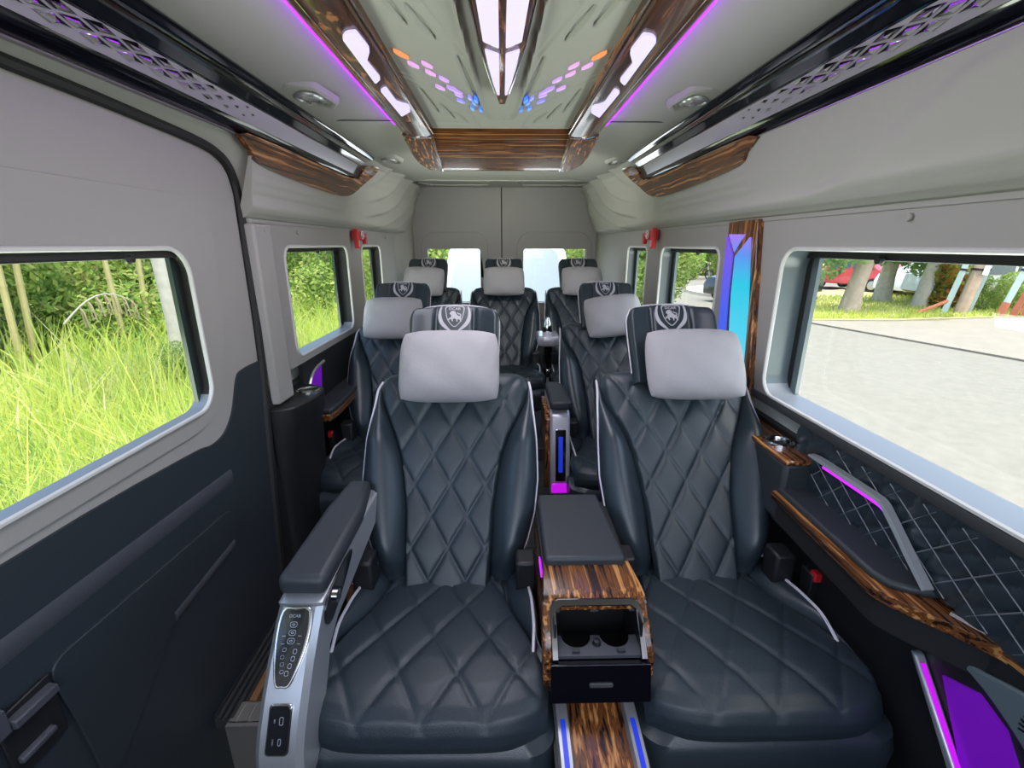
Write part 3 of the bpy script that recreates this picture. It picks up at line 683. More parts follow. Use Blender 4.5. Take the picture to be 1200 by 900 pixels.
def pearl_armrest(seat):
    x0, x1 = -0.365, -0.275
    b = MB(); b.loft([[(x, y, z) for y, z in ((0.52, 0.66), (0.26, 0.66), (0.21, 0.63), (0.16, 0.42), (0.14, 0.26), (0.20, 0.22), (0.30, 0.36), (0.40, 0.52), (0.52, 0.58))] for x in (x0, x1)])
    arm = b.build('armrest', 'pearl', seat, smooth=30, bevel=0.010); arm['label'] = 'pearl silver armrest with a wood side and lit slot'
    MB().loft([[(x, y, z) for x, y in ((x0 - 0.004, 0.20), (x1 + 0.004, 0.20), (x1 + 0.004, 0.46), (x1 - 0.02, 0.53), (x0, 0.53))] for z in (0.655, 0.70)]).build('armrest_pad', 'pad', arm, bevel=0.014, seg=3)
    MB().loft([[(x, y, z) for y, z in ((0.50, 0.63), (0.30, 0.63), (0.235, 0.60), (0.20, 0.42), (0.19, 0.27), (0.23, 0.25), (0.33, 0.38), (0.42, 0.54), (0.50, 0.58))] for x in (x0 - 0.022, x0 + 0.002)]).build('wood_side', 'woodZ', arm, smooth=30, bevel=0.006)
    e0, e1 = Vector((0, 0.190, 0.57)), Vector((0, 0.141, 0.33))
    n = Vector((0, -1, 0.15)).normalized()
    fr = lambda a, b, h: tuple(Vector(((x0 + x1) / 2 + a, 0, 0)) + e0 + (e1 - e0) * b + n * h)
    MB().prism(rrect(-0.024, 0.024, 0, 1, [0.012] * 4, 3), fr, -0.01, 0.006).build('slot_bezel', 'chrome', arm, bevel=0.002)
    MB().prism(rrect(-0.010, 0.010, 0.14, 0.82, [0.009] * 4, 3), fr, -0.01, 0.0075).build('slot_lens', 'bluelens', arm)
    MB().prism(rrect(-0.040, 0.040, 1.06, 1.22, [0.01] * 4, 2), fr, -0.012, 0.004).build('foot_light', 'magenta', arm)
pearl_armrest(SEATS[3])
# head pillows, one strapped in front of each headrest
def pillow_mesh(seed):
    r = np.random.default_rng(seed); ph = r.uniform(0, 6, 8)
    def prof(a, b):
        q = max(0.0, 1 - (abs(a) ** 3.2)) * max(0.0, 1 - (abs(b) ** 3.0)); return q ** 0.55
    def fn(sg):
        def g(u, v):
            a, b = 2 * u - 1, 2 * v - 1
            a2, b2 = math.sin(a * PI / 2) , math.sin(b * PI / 2)
            k = prof(a2, b2); x = a2 * 0.158 * (1 - 0.055 * b2 ** 4 - 0.03 * (b2 > 0) * b2 ** 2); y = b2 * 0.118 * (1 - 0.10 * a2 ** 4)
            w = 0.0035 * math.sin(9 * a + 3 * b + ph[0]) * math.sin(5 * b + ph[1]) + 0.003 * math.sin(17 * a + ph[2] - 6 * b) * max(0, b) + 0.002 * math.sin(21 * a - 9 * b + ph[3]) * abs(a)
            return (x, y, sg * 0.058 * k + (w * k if sg > 0 else 0))
        return g
    m = MB(); m.grid(fn(1), 36, 28); m.grid(fn(-1), 36, 28)
    return m.mesh('head_pillow', 'pillow', smooth=70)
PM = [pillow_mesh(k) for k in (1, 2, 3)]
rot0 = Matrix(((1, 0, 0), (0, E_.y, N_.y), (0, E_.z, N_.z)))
PL = ['pale grey head pillow on the front left seat, crest showing above it', 'pale grey head pillow on the front right seat, sitting right of the crest',
      'pale head pillow on the left second-row seat, partly behind the front left headrest', 'pale head pillow on the right second-row seat, tilted up at one side',
      'small pale head pillow on the left corner seat of the back row', 'small pale head pillow on the middle back-row seat before the rear door gap', 'small pale head pillow on the back-row seat next to the right rear window']
for i, s in enumerate(SEATS):
    o = link_mesh('head_pillow', PM[i % 3]); tag(o, PL[i], 'pillow', 'head pillows on the seats')
    dx, tilt, ds = ((0.010, 0, 0), (0.035, 0, 0.0), (-0.03, 0, -0.01), (0.02, 7, 0.0), (-0.02, -3, 0), (0, 0, 0), (0.012, 0, 0))[i]
    c = Vector(bp(dx, 0.648 + ds, 0.085)) + s.location
    o.matrix_world = Matrix.Translation(c) @ (rot0 @ Matrix.Rotation(math.radians(tilt), 3, 'Z')).to_4x4()
# raised floor below the back row
struct(MB().box(-0.90, 0.90, 2.78, YR, 0, 0.10).build('floor', 'charcoal', bevel=0.01))

# ================================================================== centre console
def centre_console():
    t = thing('centre_console', 'glossy zebrawood centre console with black lid and open cup holder between the front seats', 'console', (0.21, 0.95, 0))
    xl, xr = 0.100, 0.322
    side = [(1.30, 0.34), (1.30, 0.575), (1.0, 0.582), (0.985, 0.598), (0.905, 0.600), (0.878, 0.592), (0.812, 0.525), (0.797, 0.49), (0.797, 0.43), (0.815, 0.405), (0.90, 0.36)]
    fl = 0.014
    def xo(y): return 0.014 * sm((1.0 - y) / 0.18)
    for s, x in ((-1, xl), (1, xr)):
        m = MB(); m.loft([[(x + s * (xo(y) + h) , y, z) for y, z in side] for h in (-0.020, -0.004)] + [[(x + s * (xo(y) ), 1.05 + (y - 1.05) * 0.985, 0.47 + (z - 0.47) * 0.955) for y, z in side]])
        wp(m, 'side_panel', 'woodY', t, smooth=30, bevel=0.003)
    m = MB(); m.loft([[(xl - xo(y) + 0.002, y, z), (xr + xo(y) - 0.002, y, z), (xr + xo(y) - 0.002, y, z - 0.012), (xl - xo(y) + 0.002, y, z - 0.012)] for y, z in ((1.0, 0.600), (0.905, 0.602), (0.882, 0.595), (0.868, 0.582))])
    wp(m, 'top_panel', 'woodY', t, smooth=50)
    wp(MB().box(xl + 0.0, xr, 0.975, 1.30, 0.36, 0.592), 'body', 'black', t)
    lid = MB(); lid.loft([[(x, y, z) for x, y in ((xl + 0.004, 0.985), (xr - 0.012, 0.985), (xr - 0.025, 1.30), (xl + 0.006, 1.30))] for z in (0.585, 0.622)])
    wp(lid, 'lid', 'pad', t, bevel=0.010, seg=3)['label'] = 'black padded lid'
    # opening on the sloping front
    a = Vector((0, 0.874, 0.589)); b = Vector((0, 0.795, 0.500)); e = b - a; n = Vector((0, e.z, -e.y)).normalized(); n = n if n.y < 0 else -n
    xm = (xl + xr) / 2
    fr = lambda u, w, h: tuple(Vector((xm + u, 0, 0)) + a + e * w + n * h)
    hw = 0.106
    ring = fill([(hw, 1.0), (hw, 0.15), (hw - 0.006, 0.0), (hw - 0.02, -0.05), (-hw + 0.02, -0.05), (-hw + 0.006, 0.0), (-hw, 0.15), (-hw, 1.0), (-hw + 0.014, 1.0), (-hw + 0.014, 0.16), (-hw + 0.026, 0.09), (hw - 0.026, 0.09), (hw - 0.014, 0.16), (hw - 0.014, 1.0)], [], lambda p, q, h: fr(p, q, 0.006 - h), 0.010)
    wp(ring, 'opening_bezel', 'gloss', t, smooth=30, bevel=0.002)
    cav = MB(); cav.box(xl + 0.015, xr - 0.015, 0.955, 0.96, 0.42, 0.58); cav.box(xl + 0.012, xl + 0.016, 0.82, 0.96, 0.42, 0.575); cav.box(xr - 0.016, xr - 0.012, 0.82, 0.96, 0.42, 0.575); cav.box(xl + 0.012, xr - 0.012, 0.80, 0.96, 0.41, 0.42)
    wp(cav, 'cup_well', 'black', t)
    def cup_plate(z, y0, y1, yc, r):
        pts = [(xl + 0.014, y1), (xl + 0.014, y0)]
        lo = y0 if yc <= y0 + 1e-6 else y0
        for c in (xl + 0.066, xr - 0.066):
            for k in range(13):
                ang = PI - PI * k / 12; pts.append((c + r * math.cos(ang), y0 + (r if yc > 0 else -r) * math.sin(ang) * (1 if yc > 0 else 1)))
        pts += [(xr - 0.014, y0), (xr - 0.014, y1)]
        return MB().prism(pts, lambda p, q, h: (p, q, h), z, z + 0.008)
    wp(cup_plate(0.560, 0.872, 0.952, 1, 0.036), 'cup_ring_plate', 'navy2', t, smooth=30)
    wp(cup_plate(0.500, 0.856, 0.800, -1, 0.034), 'cup_ring_plate', 'navy2', t, smooth=30)
    for x in (xl + 0.06, xr - 0.06): wp(MB().box(x - 0.009, x + 0.009, 0.806, 0.814, 0.508, 0.514), 'stop_tab', 'pad', t)
    wp(MB().lathe([(0, 0), (0.010, 0), (0.008, 0.010), (0, 0.012)], (xm, 0.832, 0.508), 12, 2), 'latch_post', 'black', t)
    wp(MB().lathe([(0, 0), (0.009, 0.0), (0.008, -0.006), (0, -0.006)], (xm, 0.889, 0.558), 12, 1), 'latch_eye', 'black', t)
    fa, fb = Vector((0, 0.792, 0.500)), Vector((0, 0.770, 0.418)); fe = fb - fa; fn_ = Vector((0, fe.z, -fe.y)).normalized(); fn_ = fn_ if fn_.y < 0 else -fn_
    ff = lambda u, w, h: tuple(Vector((xm + u, 0, 0)) + fa + fe * w + fn_ * h)
    flap = wp(MB().prism(rrect(-0.110, 0.110, 0, 1, [0.01] * 4, 4), lambda u, w, h: ff(u if abs(u) < 0.1 else u, w, h), -0.004, 0.012), 'flap', 'gloss', t, bevel=0.004); flap['label'] = 'glossy black flap, folded open'
    wp(MB().prism(rrect(-0.026, 0.026, 0.46, 0.58, [0.012] * 4, 2), ff, 0.010, 0.016), 'flap_grip', 'charcoal', t, bevel=0.002)
    lowf = MB(); lowf.loft([[(xl - 0.006, y, z), (xr + 0.006, y, z), (xr + 0.006, y + 0.02, z), (xl - 0.006, y + 0.02, z)] for y, z in ((0.795, 0.44), (0.80, 0.408), (0.83, 0.388), (0.88, 0.365))])
    wp(lowf, 'front_panel', 'woodY', t, smooth=50)
    # plinth in front: wood ramp between two chrome bars with blue lenses
    px0, px1 = 0.112, 0.300
    top = [(0.90, 0.372), (0.80, 0.362), (0.68, 0.345), (0.56, 0.310), (0.50, 0.25)]
    wp(MB().loft([[(px0, y, z), (px1, y, z), (px1, y, z - 0.02), (px0, y, z - 0.02)] for y, z in top]), 'plinth_top', 'woodY', t, smooth=60)
    wp(MB().loft([[(px0 - 0.006, y, z), (px1 + 0.006, y, z), (px1 + 0.006, y, 0.0), (px0 - 0.006, y, 0.0)] for y, z in ((1.30, 0.36), (0.90, 0.355), (0.80, 0.348), (0.68, 0.33), (0.56, 0.295), (0.50, 0.23))]), 'base', 'black', t)
    for s, x in ((-1, px0 + 0.016), (1, px1 - 0.016)):
        bar = [(0.815, 0.366), (0.80, 0.372), (0.74, 0.365), (0.68, 0.356), (0.60, 0.334), (0.53, 0.296)]
        o = wp(MB().loft([[(x - 0.017, y, z - 0.012), (x - 0.012, y, z + 0.004), (x + 0.012, y, z + 0.004), (x + 0.017, y, z - 0.012)] for y, z in bar]), 'light_bar', 'silver', t, smooth=40)
        q = MB().loft([[(x - 0.006, y, z + 0.002), (x - 0.005, y, z + 0.0055), (x + 0.005, y, z + 0.0055), (x + 0.006, y, z + 0.002)] for y, z in ((0.762, 0.3665), (0.74, 0.365), (0.68, 0.356), (0.60, 0.334), (0.545, 0.305))])
        z_ = q.build('light_lens', 'bluelens', o); z_['label'] = 'blue glowing lens'
    wp(MB().box(xl - 0.004, xl - 0.001, 1.0, 1.07, 0.552, 0.562), 'glow_strip', 'violet', t)  # purple reflection between seat and console, put in as a glowing strip
centre_console()

# ================================================================== side consoles
def right_console():
    t = thing('side_console', 'wood edged wall console with quilted panel and purple light beside the front right seat', 'console', (0.86, 0.9, 0))
    edge = [(0.790, 1.19), (0.782, 0.90), (0.778, 0.81), (0.786, 0.775), (0.812, 0.735), (0.850, 0.690), (0.884, 0.640), (0.895, 0.58), (0.896, 0.20)]
    e = smooth_open(edge, 4)
    poly = e + [(0.8985, 0.20), (0.8985, 1.19)]
    wp(MB().prism(poly, lambda a, b, h: (a, b, h), 0.665, 0.690), 'wood_ledge', 'woodY', t, smooth=40, bevel=0.006, seg=3)
    wp(MB().prism([(min(x + 0.012, 0.897), y) for x, y in e] + [(0.8985, 0.20), (0.8985, 1.19)], lambda a, b, h: (a, b, h), 0.60, 0.666), 'ledge_underside', 'rubber', t)
    pad = [(0.797, 1.18), (0.793, 0.90), (0.792, 0.82), (0.806, 0.785), (0.835, 0.766), (0.872, 0.752), (0.8985, 0.75), (0.8985, 1.18)]
    wp(MB().prism(pad, lambda a, b, h: (a, b, h), 0.688, 0.708), 'arm_pad', 'pad', t, bevel=0.008, seg=3)
    wp(MB().tube(smooth_open([(0.868, 0.71, 0.694), (0.892, 0.655, 0.694), (0.912, 0.60, 0.694), (0.915, 0.22, 0.694)], 4), 0.006, 6), 'chrome_edge', 'chrome', t)
    # lower panel and quilted upper panel
    wp(MB().box(0.893, 0.8985, 0.10, 1.62, 0.0, 0.67), 'lower_panel', 'black', t)
    def q(u, v):
        y = 0.12 + u * 1.12; z = 0.70 + v * 0.185
        k = quilt(y + z * 0.9, z * 1.15, 0.085, 0.15, 0.010)
        return (0.882 - k * 0.9 - 0.006 * v, y, z)
    m = MB(); m.grid(q, 150, 30); wp(m, 'quilted_panel', 'leather', t, smooth=60)['label'] = 'black leather panel stitched in diamonds'
    M['stitch'] = mat('grey_stitching', (0.16, 0.17, 0.19), 0.6)
    for k in range(26):
        for sl in (0.62, -1.05):
            p = []
            for z in (0.708, 0.76, 0.81, 0.868):
                y = 0.10 + k * 0.085 + (z - 0.79) / sl
                if 0.13 < y < 1.16: p.append((0.8720 - 0.0324 * (z - 0.70), y, z))
            if len(p) > 1: wp(MB().tube(p, 0.0015, 4), 'stitch_line', 'stitch', t)
    wp(MB().loft([[(0.866, y, 0.878), (0.862, y, 0.888), (0.866, y, 0.903), (0.90, y, 0.903), (0.90, y, 0.878)] for y in (0.10, 1.90)]), 'sill_trim', 'charcoal', t)
    tr = [(1.150, 0.822), (1.10, 0.824), (0.93, 0.826), (0.895, 0.822), (0.872, 0.806), (0.845, 0.785), (0.80, 0.748), (0.752, 0.712)]
    tr = smooth_open(tr, 4)
    mb = MB(); rings = []
    for i, (y, z) in enumerate(tr):
        a = Vector(tr[max(0, i - 1)]); b = Vector(tr[min(len(tr) - 1, i + 1)]); d = (b - a).normalized(); nn = Vector((-d.y, d.x)); w = 0.008 * (0.5 + min(1, i / 4) * 0.5)
        if nn.y > 0: nn = -nn
        p = lambda o: (y + nn.x * o, z + nn.y * o)
        rings.append([(0.863, *p(-w)), (0.848, *p(-w * 0.7)), (0.845, *p(w * 0.4)), (0.852, *p(w)), (0.872, *p(w))])
    mb.loft(rings); wp(mb, 'chrome_trim', 'silver', t, smooth=40)
    ls = [(y - 0.004 if z < 0.815 else y, z - 0.013) for y, z in tr[4:-2]]
    wp(MB().tube([(0.857, a - (0.012 if b < 0.79 else 0.0), b - 0.002) for a, b in ls], 0.0030, 6), 'glow_strip', 'violet', t)['label'] = 'purple light strip'
    # rear block with wood top and cup ring
    wp(MB().loft([[(x, y, z) for x, y in ((0.80, 1.165), (0.90, 1.165), (0.90, 1.60), (0.83, 1.60), (0.80, 1.50))] for z in (0.60, 0.785)]), 'rear_block', 'pad', t, bevel=0.012)
    wp(MB().loft([[(x, y, z) for x, y in ((0.796, 1.160), (0.90, 1.160), (0.90, 1.60), (0.83, 1.60), (0.796, 1.50))] for z in (0.782, 0.797)]), 'wood_top', 'woodY', t, bevel=0.005)
    wp(MB().lathe([(0.034, 0), (0.043, 0), (0.043, 0.010), (0.037, 0.012), (0.034, 0.010), (0.033, -0.02)], (0.846, 1.285, 0.796), 24), 'cup_ring', 'chrome', t)
    wp(MB().lathe([(0, 0), (0.0335, 0), (0.0335, 0.002), (0, 0.002)], (0.846, 1.285, 0.797), 24), 'cup_well', 'gloss', t)
    # lit pocket and speaker grille below the ledge
    fx = lambda a, b, h: (0.893 - h, a, b)
    wp(MB().prism([(0.705, 0.545), (0.64, 0.575), (0.585, 0.555), (0.50, 0.44), (0.50, 0.36), (0.60, 0.36)], fx, -0.002, 0.006), 'pocket_panel', 'violetlow', t)['label'] = 'purple lit pocket'
    wp(MB().prism([(0.766, 0.548), (0.752, 0.550), (0.60, 0.378), (0.56, 0.33), (0.585, 0.33)], fx, 0.0, 0.022), 'pocket_trim', 'silver', t, bevel=0.004)
    wp(MB().tube([(0.878, 0.738, 0.540), (0.878, 0.60, 0.385), (0.878, 0.56, 0.34)], 0.005, 6), 'glow_strip', 'magenta', t)['label'] = 'magenta light strip'
    wp(MB().prism(smooth_closed([(0.682, 0.607), (0.64, 0.625), (0.55, 0.655), (0.40, 0.655), (0.40, 0.50), (0.47, 0.50), (0.56, 0.562), (0.63, 0.594)], 3), fx, 0.0, 0.012), 'speaker_grille', 'frit2', t, bevel=0.004)['label'] = 'grey speaker grille'
    for k in range(9):
        a = k * 0.22 - 0.3; c = (0.525, 0.60); p0 = (c[0] + 0.022 * math.cos(a), c[1] + 0.022 * math.sin(a)); p1 = (c[0] + 0.044 * math.cos(a), c[1] + 0.044 * math.sin(a))
        wp(MB().tube([(0.8805, *p0), (0.8805, *p1)], 0.0018, 5), 'grille_slot', 'gloss', t)
right_console()
def left_console():
    t = thing('cup_holder_block', 'black moulded cup holder block at the foot of the pale left pillar', 'console', (-0.82, 1.8, 0))
    prof = smooth_closed([(-0.884, 1.645), (-0.80, 1.645), (-0.775, 1.70), (-0.755, 1.80), (-0.765, 1.90), (-0.81, 1.945), (-0.884, 1.95)], 4)
    wp(MB().loft([[(-0.884 + (x + 0.884) * k, y, z) for x, y in prof] for z, k in ((0.0, 0.72), (0.45, 0.75), (0.68, 0.85), (0.73, 1.0), (0.795, 1.0))]), 'body', 'black', t, bevel=0.008)
    wp(MB().lathe([(0.034, -0.03), (0.036, 0), (0.046, 0), (0.046, 0.007), (0.040, 0.010), (0.036, 0.007)], (-0.815, 1.86, 0.792), 24), 'cup_ring', 'chrome', t)
    wp(MB().lathe([(0, 0), (0.036, 0), (0.036, 0.002), (0, 0.002)], (-0.815, 1.86, 0.7945), 24), 'cup_well', 'gloss', t)
    t2 = thing('side_console', 'wood edged wall ledge with pale strip below the left middle window', 'console', (-0.84, 2.3, 0))
    e = [(-0.775, 1.96), (-0.765, 2.05), (-0.77, 2.75), (-0.884, 2.75), (-0.884, 1.96)]
    wp(MB().prism(e, lambda a, b, h: (a, b, h), 0.615, 0.650), 'wood_ledge', 'woodY', t2, bevel=0.006)
    wp(MB().prism([(x + (0.0 if x < -0.8 else 0.004), y) for x, y in e], lambda a, b, h: (a, b, h), 0.650, 0.675), 'arm_pad', 'pad', t2, bevel=0.007)
    wp(MB().box(-0.80, -0.772, 2.30, 2.32, 0.672, 0.682), 'pad_clip', 'chrome', t2)
    wp(MB().tube(smooth_open([(-0.868, 1.97, 0.73), (-0.862, 2.0, 0.79), (-0.862, 2.06, 0.83), (-0.862, 2.18, 0.845)], 4), 0.007, 6), 'chrome_trim', 'silver', t2)
    wp(MB().prism([(1.985, 0.72), (2.02, 0.79), (2.07, 0.822), (2.15, 0.83), (2.12, 0.72)], lambda a, b, h: (-0.868 + h, a, b), 0.0, 0.005), 'pocket_panel', 'violetlow', t2)
    wp(MB().box(-0.884, -0.868, 1.95, 3.75, 0.66, 0.885), 'upper_panel', 'black', t2)
left_console()
def right_rear_console():
    t = thing('side_console', 'dark wall console with pale edge behind the second right seat', 'console', (0.86, 2.4, 0))
    wp(MB().box(0.83, 0.8985, 1.62, 2.75, 0.60, 0.66), 'ledge', 'pad', t, bevel=0.008)
    wp(MB().box(0.868, 0.8985, 1.62, 3.75, 0.64, 0.885), 'upper_panel', 'black', t)
right_rear_console()
def pillar_light():
    t = thing('pillar_light', 'zebrawood pillar light with glowing blue and cyan panels beside the large right window', 'lamp', (0.86, 1.68, 1.2))
    o = wp(MB().loft([[(x, y, z) for x, y in ((0.875, y0), (0.852, y0), (0.846, (y0 + y1) / 2), (0.852, y1), (0.875, y1))] for y0, y1, z in ((1.49, 1.76, 0.80), (1.545, 1.79, 1.1), (1.605, 1.812, 1.462))]), 'wood_panel', 'woodZ', t, bevel=0.004)
    def grad(name, lo, hi, st):
        m = bpy.data.materials.new(name); m.use_nodes = True; n = m.node_tree.nodes; l = m.node_tree.links; b = n['Principled BSDF']
        tc = n.new('ShaderNodeTexCoord'); sx = n.new('ShaderNodeSeparateXYZ'); r = n.new('ShaderNodeValToRGB'); mr = n.new('ShaderNodeMapRange')
        mr.inputs[1].default_value = 0.85; mr.inputs[2].default_value = 1.42
        l.new(tc.outputs['Object'], sx.inputs[0]); l.new(sx.outputs[2], mr.inputs[0]); l.new(mr.outputs[0], r.inputs[0])
        r.color_ramp.elements[0].color = (*lo[0], 1); r.color_ramp.elements[1].color = (*hi, 1)
        for p, c in lo[1]: e = r.color_ramp.elements.new(p); e.color = (*c, 1)
        l.new(r.outputs[0], b.inputs['Emission Color']); b.inputs['Emission Strength'].default_value = st; b.inputs['Base Color'].default_value = (0.03, 0.05, 0.12, 1); b.inputs['Roughness'].default_value = 0.45
        return m
    ga = grad('cyan_lens', ((0.55, 0.85, 1.0), [(0.35, (0.10, 0.75, 1.0)), (0.7, (0.0, 0.65, 0.85)), (0.87, (0.10, 0.30, 0.95))]), (0.42, 0.2, 0.95), 0.62)
    gb = grad('blue_lens_tall', ((0.05, 0.12, 0.9), [(0.5, (0.06, 0.12, 0.95))]), (0.22, 0.06, 0.85), 0.6)
    ff = lambda a, b, h: (0.8445 - h, a, b)
    def xs(y, z): return (y, z)
    MBp = MB().prism([(1.628, 1.405), (1.715, 1.34), (1.705, 1.20), (1.655, 0.92), (1.55, 0.92), (1.585, 1.2)], ff, -0.012, 0.001)
    wp(MBp, 'light_panel', ga, t, smooth=None)['label'] = 'cyan glowing lens'
    wp(MB().prism([(1.735, 1.345), (1.795, 1.412), (1.79, 1.25), (1.755, 0.92), (1.69, 0.92), (1.728, 1.2)], ff, -0.012, 0.001), 'light_panel', gb, t, smooth=None)['label'] = 'deep blue glowing lens'
    wp(MB().prism([(1.725, 1.355), (1.665, 1.415), (1.782, 1.418)], ff, -0.012, 0.001), 'light_panel', ga, t, smooth=None)['label'] = 'violet glowing lens at the top'
pillar_light()
def cup_tray():
    t = thing('cup_tray', 'chrome cup tray on a black post between two back-row seats', 'tray', (0.315, 3.16, 0.10))
    oc = lambda w, d, c: [(-w, -d + c), (-w + c, -d), (w - c, -d), (w, -d + c), (w, d), (-w, d)]
    MB().loft([[(x * k, y * k, z) for x, y in oc(0.074, 0.12, 0.035)] for k, z in ((0.92, 0.62), (1.0, 0.635), (1.0, 0.675), (0.94, 0.69))]).build('tray', 'pearl', t, bevel=0.006)
    MB().lathe([(0.0, 0.69), (0.034, 0.69), (0.036, 0.70), (0.028, 0.76), (0.012, 0.80), (0, 0.80)], (0, 0.03, 0), 16).build('cup', 'chrome', t)
    MB().loft([[(x, y, z) for x, y in rrect(-0.030, 0.030, -0.06, 0.08, 0.02, 3)] for z in (0.0, 0.62)]).build('post', 'gloss', t)
    MB().box(-0.012, 0.012, -0.075, -0.055, 0.30, 0.45).build('lever', 'chrome', t, bevel=0.004)
cup_tray()

# ================================================================== ceiling fittings
def mirror(pts, s): return [(s * x, y) for x, y in pts]
D1 = [(-0.332, 1.140), (-0.315, 1.112), (-0.294, 1.108), (-0.290, 1.200), (-0.316, 1.268), (-0.312, 1.384), (-0.336, 1.424)]
D2 = [(-0.338, 1.480), (-0.316, 1.455), (-0.316, 1.587), (-0.287, 1.632), (-0.293, 1.690), (-0.334, 1.752)]
RAILP = [(0.274, 1.844), (0.276, 1.818), (0.283, 1.803), (0.30, 1.7985), (0.345, 1.797), (0.362, 1.799), (0.366, 1.803), (0.384, 1.806), (0.398, 1.815), (0.402, 1.828), (0.392, 1.844)]
def ceiling_rail(s, label):
    t = thing('ceiling_rail', label, 'ceiling light', (s * 0.34, 1.2, 1.84), 0, 'wooden light rails on the ceiling')
    wp(MB().loft([[(s * x, y, z) for x, z in RAILP] for y in (-0.2, 1.0, 2.09)]), 'wood_rail', 'woodrail', t, smooth=50)
    cp = [(0.286, 2.094), (0.402, 2.094), (0.406, 2.22), (0.404, 2.34), (0.392, 2.44), (0.366, 2.53), (0.335, 2.575), (0.292, 2.585)]
    cz = lambda y: 1.800 - 0.062 * sm((y - 2.05) / 0.5)
    wp(MB().prism(mirror(cp, s), lambda a, b, h: (a, b, cz(b) if h == 0 else 1.842), 0, 1), 'corner_panel', 'woodY', t, bevel=0.012, seg=3)
    wp(MB().tube([(s * 0.2755, y, 1.812) for y in (-0.2, 2.09)], 0.002, 6), 'chrome_line', 'chrome', t)
    wp(MB().tube([(s * 0.368, y, 1.801) for y in (-0.2, 2.09)], 0.0014, 6), 'chrome_line', 'chrome', t)
    wp(MB().tube([(s * 0.284, 2.093, 1.799), (s * 0.33, 2.088, 1.7965), (s * 0.345, 2.10, 1.7965), (s * 0.402, 2.093, 1.810)], 0.0028, 6), 'chrome_line', 'chrome', t)
    for d in (D1, D2, [(x, y - 0.72) for x, y in D1]):
        p = round_poly(mirror([(-a, b) for a, b in [(abs(x), y) for x, y in d]], -s if s > 0 else 1), 0.012)
        wp(MB().prism(p, lambda a, b, h: (a, b, h), 1.7925, 1.800), 'lamp_diffuser', 'lamp', t, smooth=None)['label'] = 'white glowing diffuser'
    wp(MB().box(*sorted((s * 0.404, s * 0.424)), -0.2, 2.06, 1.8365, 1.842), 'glow_strip', 'violet', t)['label'] = 'purple cove light strip'
    area('cove_light', (s * 0.418, 0.95, 1.822), (s * 0.46, 0.95, 1.845), 2.2, 0.012, 0.5, (0.40, 0.03, 1.0))
ceiling_rail(-1, 'left wooden ceiling rail with two white lit panels'); ceiling_rail(1, 'right wooden ceiling rail with two white lit panels')
def crossbar():
    t = thing('ceiling_crossbar', 'broad zebrawood crossbar joining the two ceiling rails at the rear', 'ceiling panel', (0, 2.5, 1.84))
    m = MB(); m.loft([[(x, y, z) for x in (-0.288 - k, 0.288 + k)] + [(x, y, 1.846) for x in (0.288 + k, -0.288 - k)] for y, z, k in ((2.10, 1.834, 0), (2.13, 1.822, 0), (2.30, 1.790, 0.002), (2.50, 1.746, 0.005), (2.56, 1.740, 0.006), (2.585, 1.744, 0.006), (2.60, 1.757, 0.006), (2.60, 1.80, 0.006))])
    wp(m, 'wood_panel', 'woodX', t, smooth=50)
    area('crossbar_lamp_light', (0, 2.64, 1.75), (0, 4.2, 1.45), 0.5, 0.03, 3.2, (1.0, 0.98, 0.95))
    for s in (-1, 1):
        wp(MB().tube([(s * 0.288, 2.11, 1.822), (s * 0.291, 2.3, 1.788), (s * 0.295, 2.50, 1.744), (s * 0.296, 2.58, 1.741)], 0.0028, 6), 'chrome_line', 'chrome', t)
        wp(MB().box(*sorted((s * 0.10, s * 0.25)), 2.595, 2.61, 1.752, 1.764), 'end_lamp', 'lamp', t, bevel=0.003)
crossbar()
# moulded ceiling field between the rails
GROOVE = [[(0.094, 1.342), (0.157, 1.08)], [(0.157, 1.08), (0.20, 0.8)], [(0.085, 1.65), (0.307, 1.427)], [(0.298, 1.455), (0.202, 1.612), (0.101, 1.92), (0.083, 2.07)], [(0.0, 2.065), (0.27, 2.065)], [(0.13, 2.0), (0.27, 1.97)]]
LEAF = [((0.110, 1.347), (0.069, 1.821), 0.011), ((0.15, 1.256), (0.188, 1.086), 0.009), ((0.203, 1.181), (0.235, 1.0), 0.010), ((0.246, 1.591), (0.223, 1.861), 0.007), ((0.205, 1.748), (0.173, 1.955), 0.007), ((0.167, 1.851), (0.126, 2.006), 0.006), ((0.24, 1.08), (0.262, 0.9), 0.008)]
RIM = [(0.10, 0.6), (0.087, 1.082), (0.062, 1.86), (0.045, 1.935), (0.0, 1.946)]
def seg_d(px, py, a, b):
    ax, ay = a; bx, by = b; dx, dy = bx - ax, by - ay; t = np.clip(((px - ax) * dx + (py - ay) * dy) / (dx * dx + dy * dy), 0, 1)
    return np.hypot(px - ax - t * dx, py - ay - t * dy), t
